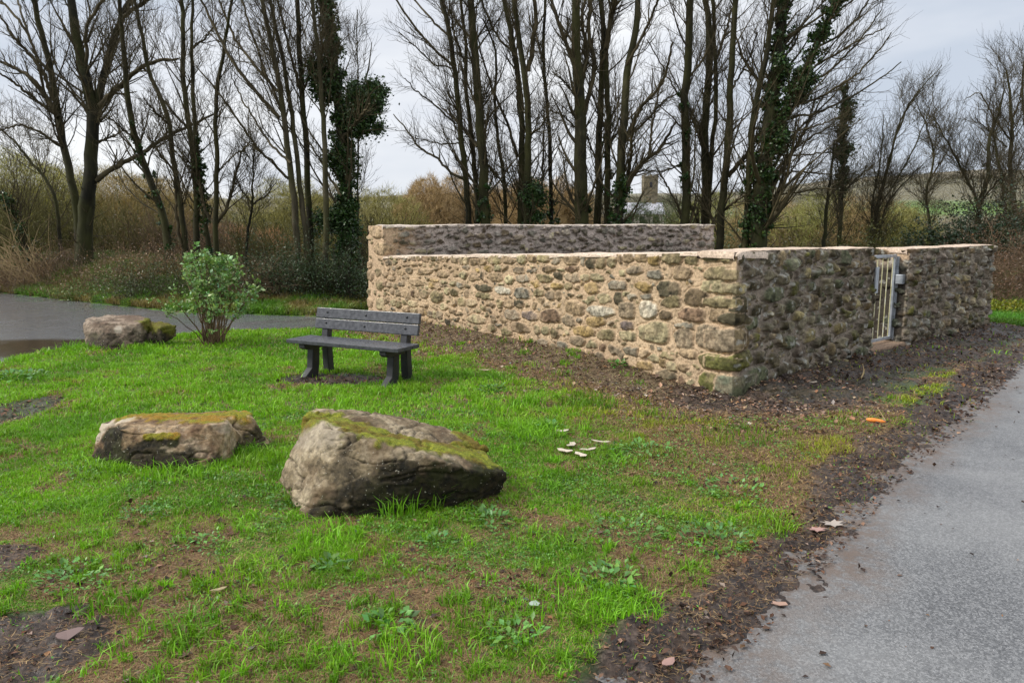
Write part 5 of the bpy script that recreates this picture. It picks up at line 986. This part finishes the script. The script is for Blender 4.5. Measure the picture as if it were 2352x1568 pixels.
for i, (cx, Y, w, yt, col, n, lb_) in enumerate([(60, 34, 7, 350, (.13, .12, .03), 26000, 'yellow olive leafless scrub rising behind the withies'), (230, 38, 8, 385, (.12, .095, .035), 24000, 'olive brown scrub dome just past the forked tree'),
      (330, 36, 6.5, 400, (.12, .088, .035), 20000, 'olive brown scrub dome behind the leaning mossy trunk'), (420, 40, 6, 425, (.11, .09, .035), 17000, 'olive scrub dome behind the crooked mossy tree'), (500, 36, 3.8, 515, (.14, .08, .045), 12000, 'low russet scrub under the gap of distant field'),
      (590, 34, 4.0, 530, (.15, .085, .045), 12000, 'low rusty scrub over the right side of the shrub'), (660, 40, 6, 418, (.11, .10, .032), 18000, 'olive scrub dome behind the clustered trunks'), (770, 42, 6, 430, (.10, .085, .035), 15000, 'olive scrub dome hidden behind the ivy trunk'),
      (870, 36, 5, 436, (.10, .09, .03), 10000, 'green brown scrub dome above the tan wall end')]):
    scrub('scrub_bush', lb_, cx, Y, w * 1.1, CH + (530 - yt) / F * Y, col, int(n * 2.2), 740 + i, .42, .018, 'leafless scrub behind the lane trees')
for i, (cx, Y, w, yt, col, n, lb_) in enumerate([(1640, 46, 4.6, 448, (.11, .11, .035), 9000, 'olive scrub between the trunks at the tall wall end'), (1760, 40, 5.2, 452, (.13, .095, .045), 10000, 'brown scrub low behind the tree at the tall wall end'), (1880, 38, 5.2, 446, (.10, .10, .03), 10000, 'olive scrub right of the leaning ivy tree'),
      (1985, 36, 4.6, 455, (.12, .085, .04), 9000, 'brown scrub behind the thin dark pole tree'), (2070, 34, 3.0, 480, (.10, .095, .03), 8000, 'olive scrub behind the fan shaped bush tree'), (2290, 40, 4.6, 505, (.12, .08, .045), 9000, 'russet scrub under the bare tree with the v fork'), (2370, 36, 3, 480, (.12, .085, .05), 9000, 'russet scrub at the frame edge behind the bare trees')]):
    scrub('scrub_bush', lb_, cx, Y, w * 1.1, CH + (530 - yt) / F * Y, col, n * 2, 760 + i, .42, .02, 'leafless scrub behind the lane trees')
for i, (cx, Y, w, yt, col, lb_) in enumerate([(1465, 120, 6, 452, (.055, .075, .03), 'dark evergreen tree beside the church tower base'), (1535, 118, 7, 455, (.06, .08, .03), 'evergreen tree on the far side of the church tower'), (1570, 100, 6, 470, (.09, .10, .035), 'olive tree behind the straight mossy tree'),
      (1385, 110, 5, 478, (.16, .12, .07), 'pale brown bush tree left of the pale house')]):
    scrub('distant_tree', lb_, cx, Y, w, CH + (530 - yt) / F * Y, col, 7000, 720 + i, .7, .05, 'trees round the church')
# hedges and woods across the fields
r = rng(99); hb = Bag()
def hedge_line(x0, y0, x1, y1, h, n, col, wob=6):
    t = r.uniform(0, 1, n); X = x0 + (x1 - x0) * t + r.normal(0, wob * .12, n); Y = y0 + (y1 - y0) * t + fbm(t * 6, t * 0, int(abs(x0)) + 3, 2) * wob + r.normal(0, 1.2, n)
    zz_ = far_profile(X, Y); hh_ = h * (.55 + .7 * fbm(X / 9, Y / 9, 5, 3)); z = zz_ + r.uniform(0, 1, n) ** .8 * hh_; sz = .012 * np.maximum(Y, 60) ** .8 * r.uniform(.4, 1.2, n) * .35
    C = np.stack([X, Y, z], 1); cc = np.array(col) * np.clip(1 + r.normal(0, .3, n), .4, 1.8)[:, None]; leaves(hb, C, sz, r, cc, .1, .5)
for q in [(-60, 75, 25, 85, 2.6, 9000, (.12, .09, .05)), (-110, 130, -10, 150, 4, 7000, (.11, .09, .05)), (-30, 150, 70, 140, 3, 6000, (.09, .08, .04)), (30, 100, 110, 120, 2.6, 7000, (.13, .10, .06)), (60, 170, 200, 190, 4, 8000, (.10, .085, .05)), (-200, 240, 40, 260, 4, 20000, (.10, .09, .055)),
          (-80, 330, 160, 350, 3, 26000, (.09, .08, .045)), (90, 250, 320, 260, 2.5, 24000, (.09, .075, .045)), (40, 400, 320, 430, 4, 30000, (.085, .08, .05)), (-300, 450, 60, 480, 4, 30000, (.085, .08, .05)), (-100, 560, 420, 600, 5, 40000, (.09, .085, .06)),
          (35, 62, 60, 90, 2.2, 5000, (.14, .10, .06)), (12, 60, 34, 70, 1.5, 5000, (.17, .12, .07)), (-30, 48, -4, 52, 1.2, 7000, (.20, .12, .07)), (120, 200, 160, 290, 4, 3000, (.09, .08, .05))]: hedge_line(*q)
tag(hb.build('far_hedgerows', M_dead), 'leafless hedgerows and woods across the distant fields', 'hedgerow', kind='stuff')
# church tower and pale house, seen between the trunks
M = Mat('old_rubble_tower', .9, .2); n1 = M.noise(1.6, 5, .7); M.base(M.ramp(n1, [(.3, (.11, .095, .06)), (.5, (.17, .15, .11)), (.7, (.26, .20, .10))])); M_tower = M.m
M = Mat('pale_render', .9, .2); M.base(M.ramp(M.noise(.8, 4), [(.3, (.42, .36, .31)), (.7, (.60, .54, .48))])); M_render = M.m
M = Mat('slate_roof', .7, .4); M.base(M.ramp(M.noise(1.2, 4, .6, M.coord((1, 1, 4))), [(.3, (.26, .26, .28)), (.7, (.40, .40, .43))])); M_slate = M.m
M = Mat('dark_opening', .4, .5); M.base((.02, .02, .025)); M_open = M.m
Yt = 190; ct = P(1492, 438, Yt); zt = CH + (530 - 407) / F * Yt; zb = float(far_profile(np.array([ct[0]]), np.array([Yt]))[0]); tw_ = 3.5
tow = thing('church_tower', 'weathered square church tower rising among trees beyond the wall', 'tower', (ct[0], Yt, zb))
b = Bag(); box(b, (ct[0], Yt, (zb + zt - .5) / 2), (tw_, tw_, zt - .5 - zb), None, .05); box(b, (ct[0], Yt, zt - .42), (tw_ + .25, tw_ + .25, .2), None, .03); b.build('shaft', M_tower, tow)
for sx_ in (-1, 0, 1):
    for sy in (-1, 1): box(Bag(), (ct[0] + sx_ * tw_ * .42, Yt + sy * tw_ * .46, zt - .12 + (.1 if sx_ else 0)), (.65, .3, .42), None, .03).build('merlon', M_tower, tow)
for sy in (-.2, .2):
    for sx_ in (-1, 1): box(Bag(), (ct[0] + sx_ * tw_ * .46, Yt + sy * tw_, zt - .12), (.3, .6, .40), None, .03).build('merlon', M_tower, tow)
box(Bag(), (ct[0], Yt - tw_ / 2 - .0, zt - 2.4), (.7, .12, 1.3), None, .03).build('louvre_window', M_open, tow)
Yh = 128; hx = P(1475, 490, Yh); zb = float(far_profile(np.array([hx[0]]), np.array([Yh]))[0]); hz = CH + (530 - 492) / F * Yh; rz = CH + (530 - 466) / F * Yh; hw_ = 7.4
ho = thing('house', 'pale rendered house with grey slate roof below the church tower', 'house', (hx[0], Yh, zb))
box(Bag(), (hx[0], Yh + 2.5, (zb + hz) / 2), (hw_, 5, hz - zb), None, .02).build('wall', M_render, ho)
b = Bag(); x0, x1 = hx[0] - hw_ / 2 - .2, hx[0] + hw_ / 2 + .2; V_ = [(x0, Yh - .3, hz - .1), (x1, Yh - .3, hz - .1), (x1, Yh + 5.3, hz - .1), (x0, Yh + 5.3, hz - .1), (x0, Yh + 2.5, rz), (x1, Yh + 2.5, rz)]
b.add(V_, [np.array([[0, 1, 5, 4], [2, 3, 4, 5], [3, 2, 1, 0]]), np.array([[0, 4, 3], [1, 2, 5]])]); rf = b.build('roof', M_slate, ho, smooth=False); box(Bag(), (hx[0] + 2.4, Yh + 2.5, rz + .3), (.7, .6, 1.2), None, .02).build('chimney', M_tower, rf)
for dx in (-2.3, 0, 2.3): box(Bag(), (hx[0] + dx, Yh - .02, hz - 1.0), (.9, .1, 1.1), None, .02).build('window', M_open, ho)

# ------------------------------------------------------------------ small things on the ground
def ground_z(x, y): return max(float(terrain(np.array([x]), np.array([y]))[0]), -.034)
def chip(name, label, cat, px, py, L_, W, ang, col, group=None, th=.008, lift=.008, outline=None, curl=.08, seed=0):
    c_ = G(px, py, .01); z = ground_z(c_[0], c_[1]) + lift; r = rng(seed + int(px)); n = 8; a = np.arange(n) / n * 2 * np.pi
    o = outline if outline is not None else np.stack([np.cos(a) * (1 + r.normal(0, .16, n)), np.sin(a) * (1 + r.normal(0, .24, n))], 1)
    n = len(o); o = o * np.array((L_ / 2, W / 2)); ca, sa = math.cos(ang), math.sin(ang); o2 = np.stack([o[:, 0] * ca - o[:, 1] * sa, o[:, 0] * sa + o[:, 1] * ca], 1)
    zt = z + th + np.abs(o[:, 0]) / L_ * 2 * curl * L_ * .3 + r.normal(0, .0015, n); top = np.column_stack([c_[0] + o2[:, 0], c_[1] + o2[:, 1], zt]); mid = np.column_stack([c_[0] + o2[:, 0] * .5, c_[1] + o2[:, 1] * .5, (zt - z - th) * .35 + z + th + .003]); bot = top - np.array((0, 0, th))
    V_ = np.concatenate([top, mid, [[c_[0], c_[1], z + th + .004]], bot]); i = np.arange(n); j = (i + 1) % n
    b = Bag(); b.add(V_, [np.stack([i, j, n + j, n + i], 1), np.stack([i, 2 * n + 1 + i, 2 * n + 1 + j, j], 1), np.stack([n + i, n + j, np.full(n, 2 * n)], 1)], np.array(col) * (1 + 0 * V_))
    return tag(b.build(name, M_dead, smooth=False), label, cat, group)
wh = (.56, .48, .39)
shard = np.array([(-1, -.1), (-.55, .75), (.1, .5), (.45, .95), (1, .25), (.7, -.55), (-.05, -.8), (-.6, -.6)])
for i, (px, py, L_, W, a, lb_) in enumerate([(1291, 994, .12, .085, .1, 'single creamy wood chip above the main group of chips'), (1298, 1042, .14, .075, -.5, 'creamy wood chip at the left tip of the pale group'), (1312, 1029, .11, .07, .9, 'creamy wood chip topmost in the pale group'),
      (1334, 1050, .13, .075, -.9, 'creamy wood chip at the heart of the pale group'), (1350, 1038, .14, .05, .2, 'slim creamy wood chip on the right of the pale group'), (1380, 1022, .16, .045, -.3, 'slim creamy wood chip apart from the pale group towards the road')]):
    chip('wood_chip', lb_, 'wood chip', px, py, L_, W, a, np.array(wh) * (1 - .06 * (i % 3)), 'creamy wood chips on the grass', .004, .030, shard * np.array((1, (-1) ** i)), .22)
star = np.array([((1 if k % 2 == 0 else .55) * math.cos(k * math.pi / 7), (1 if k % 2 == 0 else .55) * math.sin(k * math.pi / 7)) for k in range(14)])
for i, (px, py, L_, W, a, col, o, lb_) in enumerate([(1912, 1192, .15, .11, .2, (.36, .31, .27), star, 'pale lobed leaf flattened in the roadside mud'), (1876, 1210, .12, .07, .1, (.36, .22, .19), star, 'pinkish leaf lying just before the pale lobed leaf'), (1790, 1373, .08, .03, -.1, (.34, .22, .17), None, 'small curled tan leaf on the mud at the asphalt edge'),
      (1535, 1520, .07, .04, .7, (.32, .20, .17), None, 'pinkish leaf on the mud at the bottom of the picture'), (1118, 856, .13, .05, .1, (.42, .30, .24), None, 'pale leaf on the grass between the bench and the wall corner'), (1865, 886, .13, .08, -.3, (.42, .35, .27), None, 'large cream leaf on dark mud under the corner stone'),
      (155, 1472, .10, .07, .6, (.17, .12, .11), None, 'purplish brown leaf on the bare soil patch'), (1228, 1398, .05, .05, .6, (.30, .36, .30), None, 'round pale green leaf in the grass'), (502, 1365, .075, .03, .5, (.33, .27, .15), None, 'tan leaf blade lying among the grass tufts')]):
    chip('fallen_leaf', lb_, 'leaf', px, py, L_, W, a, col, 'single fallen leaves', .003, .014 if px > 1500 else .03, o, .25, seed=i)
# orange carrot stub
c_ = G(2012, 966, .02); z = ground_z(c_[0], c_[1]) + .022; k = 8; t = np.linspace(0, 1, k); q = np.stack([c_[0] - .075 + .15 * t, c_[1] + .03 - .05 * t, z + .008 - .012 * t], 1)[None]; Rr = (.021 * np.array([.35, .85, 1, 1, .95, .85, .7, .25]))[None]
M = Mat('carrot_skin', .45, .4); M.base(M.ramp(M.noise(30, 3), [(.3, (.62, .17, .02)), (.7, (.80, .28, .05))])); car = Bag().tube(q, Rr, 10); tag(car.build('carrot', M.m), 'bright orange carrot stub on the mud near the road', 'carrot')
# leaning stick against the dark wall and twigs
def stick(label, a, b, r0, mat, seed):
    r = rng(seed); q = resample(np.array([a, (np.array(a) + b) / 2 + r.normal(0, .01, 3), b]), 8)[None]; tag(Bag().tube(q, np.linspace(r0, r0 * .5, 8)[None], 6).build('stick', mat), label, 'stick')
a_ = G(1977, 870); stick('pale peeled stick poking up from the mud below the dark wall', (a_[0], a_[1], ground_z(a_[0], a_[1])), a_ + np.array((.08, .15, .15)), .011, M_twig_straw, 3)
a_ = G(2020, 968); stick('thin pale twig standing beside the carrot stub', (a_[0] + .06, a_[1], ground_z(a_[0], a_[1])), a_ + np.array((.03, .12, .10)), .004, M_twig_straw, 4)
# leaf slab leaning at the wall foot
sl_ = G(1390, 800); q = [np.array((sl_[0] + dx, sl_[1] + dy, dz)) for dx, dy, dz in [(-.17, .16, -.05), (.17, -.10, -.05), (-.14, .20, .16), (.06, .05, .24), (.17, -.04, .12), (-.15, .08, .05), (.0, -.06, .03), (.1, .2, .1)]]
q = [p_ + np.array((0, 0, zg(sl_[0], sl_[1]) - .03)) for p_ in q]
boulder('stone', 'pinkish stone block half buried at the foot of the tan wall', [q], .016, 51, rock_mat('pink_stone', (.40, .31, .26), (.30, .23, .18), (.18, .13, .10), (.1, .1, .02), (.1, .1, .02), (.1, .1, .02)), .012, 2)['category'] = 'stone'

# broad-leaved weeds in the foreground
wb = Bag()
def weed(label, px, py, rad, n, size, col, seed, asp=.6):
    r = rng(seed); c_ = G(px, py); z = ground_z(c_[0], c_[1]); b = wb; a = r.uniform(0, 2 * np.pi, n); rr = rad * np.sqrt(r.uniform(0, 1, n)); X = c_[0] + np.cos(a) * rr; Y = c_[1] + np.sin(a) * rr
    C = np.stack([X, Y, terrain(X, Y) + r.uniform(.012, .05, n)], 1); d = np.stack([np.cos(a), np.sin(a), r.uniform(.0, .6, n)], 1); leaves(b, C, size, r, np.array(col), .22, asp, 1.5, d, .3)
W = (.085, .20, .035)
for i, (px, py, rad, n, s_, lb_) in enumerate([(660, 1165, .12, 90, .030, 'dark clover clump at the left foot of the wedge boulder'), (1130, 1200, .13, 70, .042, 'round leaved weed before the right tip of the wedge boulder'), (1265, 985, .10, 45, .06, 'pointed leaf weed beside the single wood chip'),
      (170, 1340, .16, 130, .03, 'leafy weed patch at the edge of the bare soil'), (330, 1195, .13, 90, .028, 'weed patch before the long low boulder'), (1000, 1250, .1, 45, .032, 'small weed patch below the wedge boulder front'), (900, 1440, .10, 40, .05, 'star shaped leafy weed at the bottom middle'),
      (1690, 1130, .22, 130, .035, 'weed patch in the yellowed grass near the mud edge'), (1650, 1250, .2, 120, .035, 'weed patch nearer the roadside pale leaf'), (1440, 1230, .2, 110, .034, 'weed patch in the grass right of the straw patch'), (1400, 1340, .14, 90, .04, 'lush weed patch on the lower verge'),
      (1180, 1470, .12, 70, .035, 'weed patch at the bottom right of the lawn'), (1130, 900, .15, 70, .05, 'weed sprigs at the lawn edge before the tan wall'), (1420, 860, .1, 40, .06, 'weed sprig on the leaf litter under the tan wall'), (1480, 1040, .25, 110, .04, 'weed patch right of the pale wood chips'),
      (470, 1250, .1, 50, .03, 'small clover patch on the lawn midway to the soil patch'), (760, 1310, .08, 36, .04, 'clover sprig in the sparse lawn'), (30, 870, .35, 200, .06, 'dark weed patch on the lawn at the lane side')]):
    weed(lb_, px, py, rad, n, s_, np.array(W) * (1 + .12 * ((i % 4) - 1)), 800 + i)
rr_ = rng(808); X = rr_.uniform(-3.4, 3.2, 150000); Y = 1.4 + 5.4 * rr_.uniform(0, 1, 150000) ** 1.25
kk = inview(X, Y); X, Y = X[kk], Y[kk]; d = ss(.46, .62, fbm(X * 3.7, Y * 3.7, 811, 4)) * (1 - .9 * ss(.2, .6, mudmask(X, Y))) * (sdpoly(X, Y, roadR) > .1) * (1 - .5 * littermask(X, Y))
kk = (rr_.uniform(0, 1, len(X)) < d) & ~inpound(X, Y); X, Y = X[kk], Y[kk]; a_ = rr_.uniform(0, 6.28, len(X)); dd_ = np.stack([np.cos(a_), np.sin(a_), rr_.uniform(-.1, .6, len(X))], 1)
leaves(wb, np.stack([X, Y, terrain(X, Y) + rr_.uniform(.003, .028, len(X))], 1), np.clip(.006 + .0028 * Y, .009, .02), rr_, np.array((.085, .20, .022)), .3, .62, 1.2, dd_, .3)
tag(wb.build('weeds', M_bush), 'low clover and broad leaved weeds growing through the grass', 'weeds', kind='stuff')
# taller grass tufts (dark green rosettes)
r = rng(123); bag = Bag()
tl = [(690, 1150, .10, 120, .12), (915, 1180, .12, 120, .17), (1000, 1170, .06, 30, .22), (600, 1060, .2, 260, .11), (420, 1090, .3, 320, .11), (250, 1080, .2, 160, .10), (560, 1045, .12, 160, .12), (1320, 1390, .26, 300, .085), (1440, 1400, .18, 200, .08), (1100, 1440, .16, 160, .10), (930, 1500, .15, 150, .10), (250, 1400, .16, 150, .09), (450, 1440, .12, 120, .09),
      (1350, 930, .3, 260, .13), (1230, 1000, .25, 260, .12), (1210, 930, .2, 220, .12), (950, 900, .18, 200, .12), (880, 905, .2, 200, .12), (1570, 905, .2, 160, .12), (760, 1235, .18, 160, .09), (570, 1340, .2, 160, .09), (1230, 1250, .16, 120, .10), (1770, 1210, .14, 120, .09), (200, 800, .4, 200, .14), (330, 800, .3, 160, .14), (1690, 1005, .3, 160, .10), (1010, 1100, .1, 70, .14), (1440, 838, .06, 50, .2)]
for _ in range(620):
    tl.append((r.uniform(0, 1750), 1100 + 470 * r.uniform() ** .8, r.uniform(.02, .06), int(r.uniform(10, 34)), r.uniform(.03, .075)))
for _ in range(260):
    tl.append((r.uniform(0, 1500), r.uniform(800, 1120), r.uniform(.04, .12), int(r.uniform(20, 50)), r.uniform(.05, .09)))
for (px, py, rad, n, h) in tl:
    c_ = G(px, py); a = r.uniform(0, 2 * np.pi, n); rr = rad * np.sqrt(r.uniform(0, 1, n)); X = c_[0] + np.cos(a) * rr; Y = c_[1] + np.sin(a) * rr
    if mudmask(np.array([c_[0]]), np.array([c_[1]]))[0] > .6: continue
    if sdpoly(np.array([c_[0]]), np.array([c_[1]]), roadR)[0] < .15 or sdpoly(np.array([c_[0]]), np.array([c_[1]]), roadL)[0] < .15 or inpound(c_[0], c_[1]): continue
    col = (LUSH * r.uniform(.55, 1.1) * (1, r.uniform(.85, 1.1), 1)) * r.uniform(.6, 1.3, (n, 1)); blades(bag, X, Y, terrain(X, Y) - .004, h * r.uniform(.5, 1.15, n), np.full(n, .0045 + .0006 * c_[1]), r, col, .55, .7)
tag(bag.build('tall_grass_tufts', M_grass), kind='stuff', label='taller green grass tufts round the boulders and over the lawn', cat='grass')
print('objects', len(sc.objects))
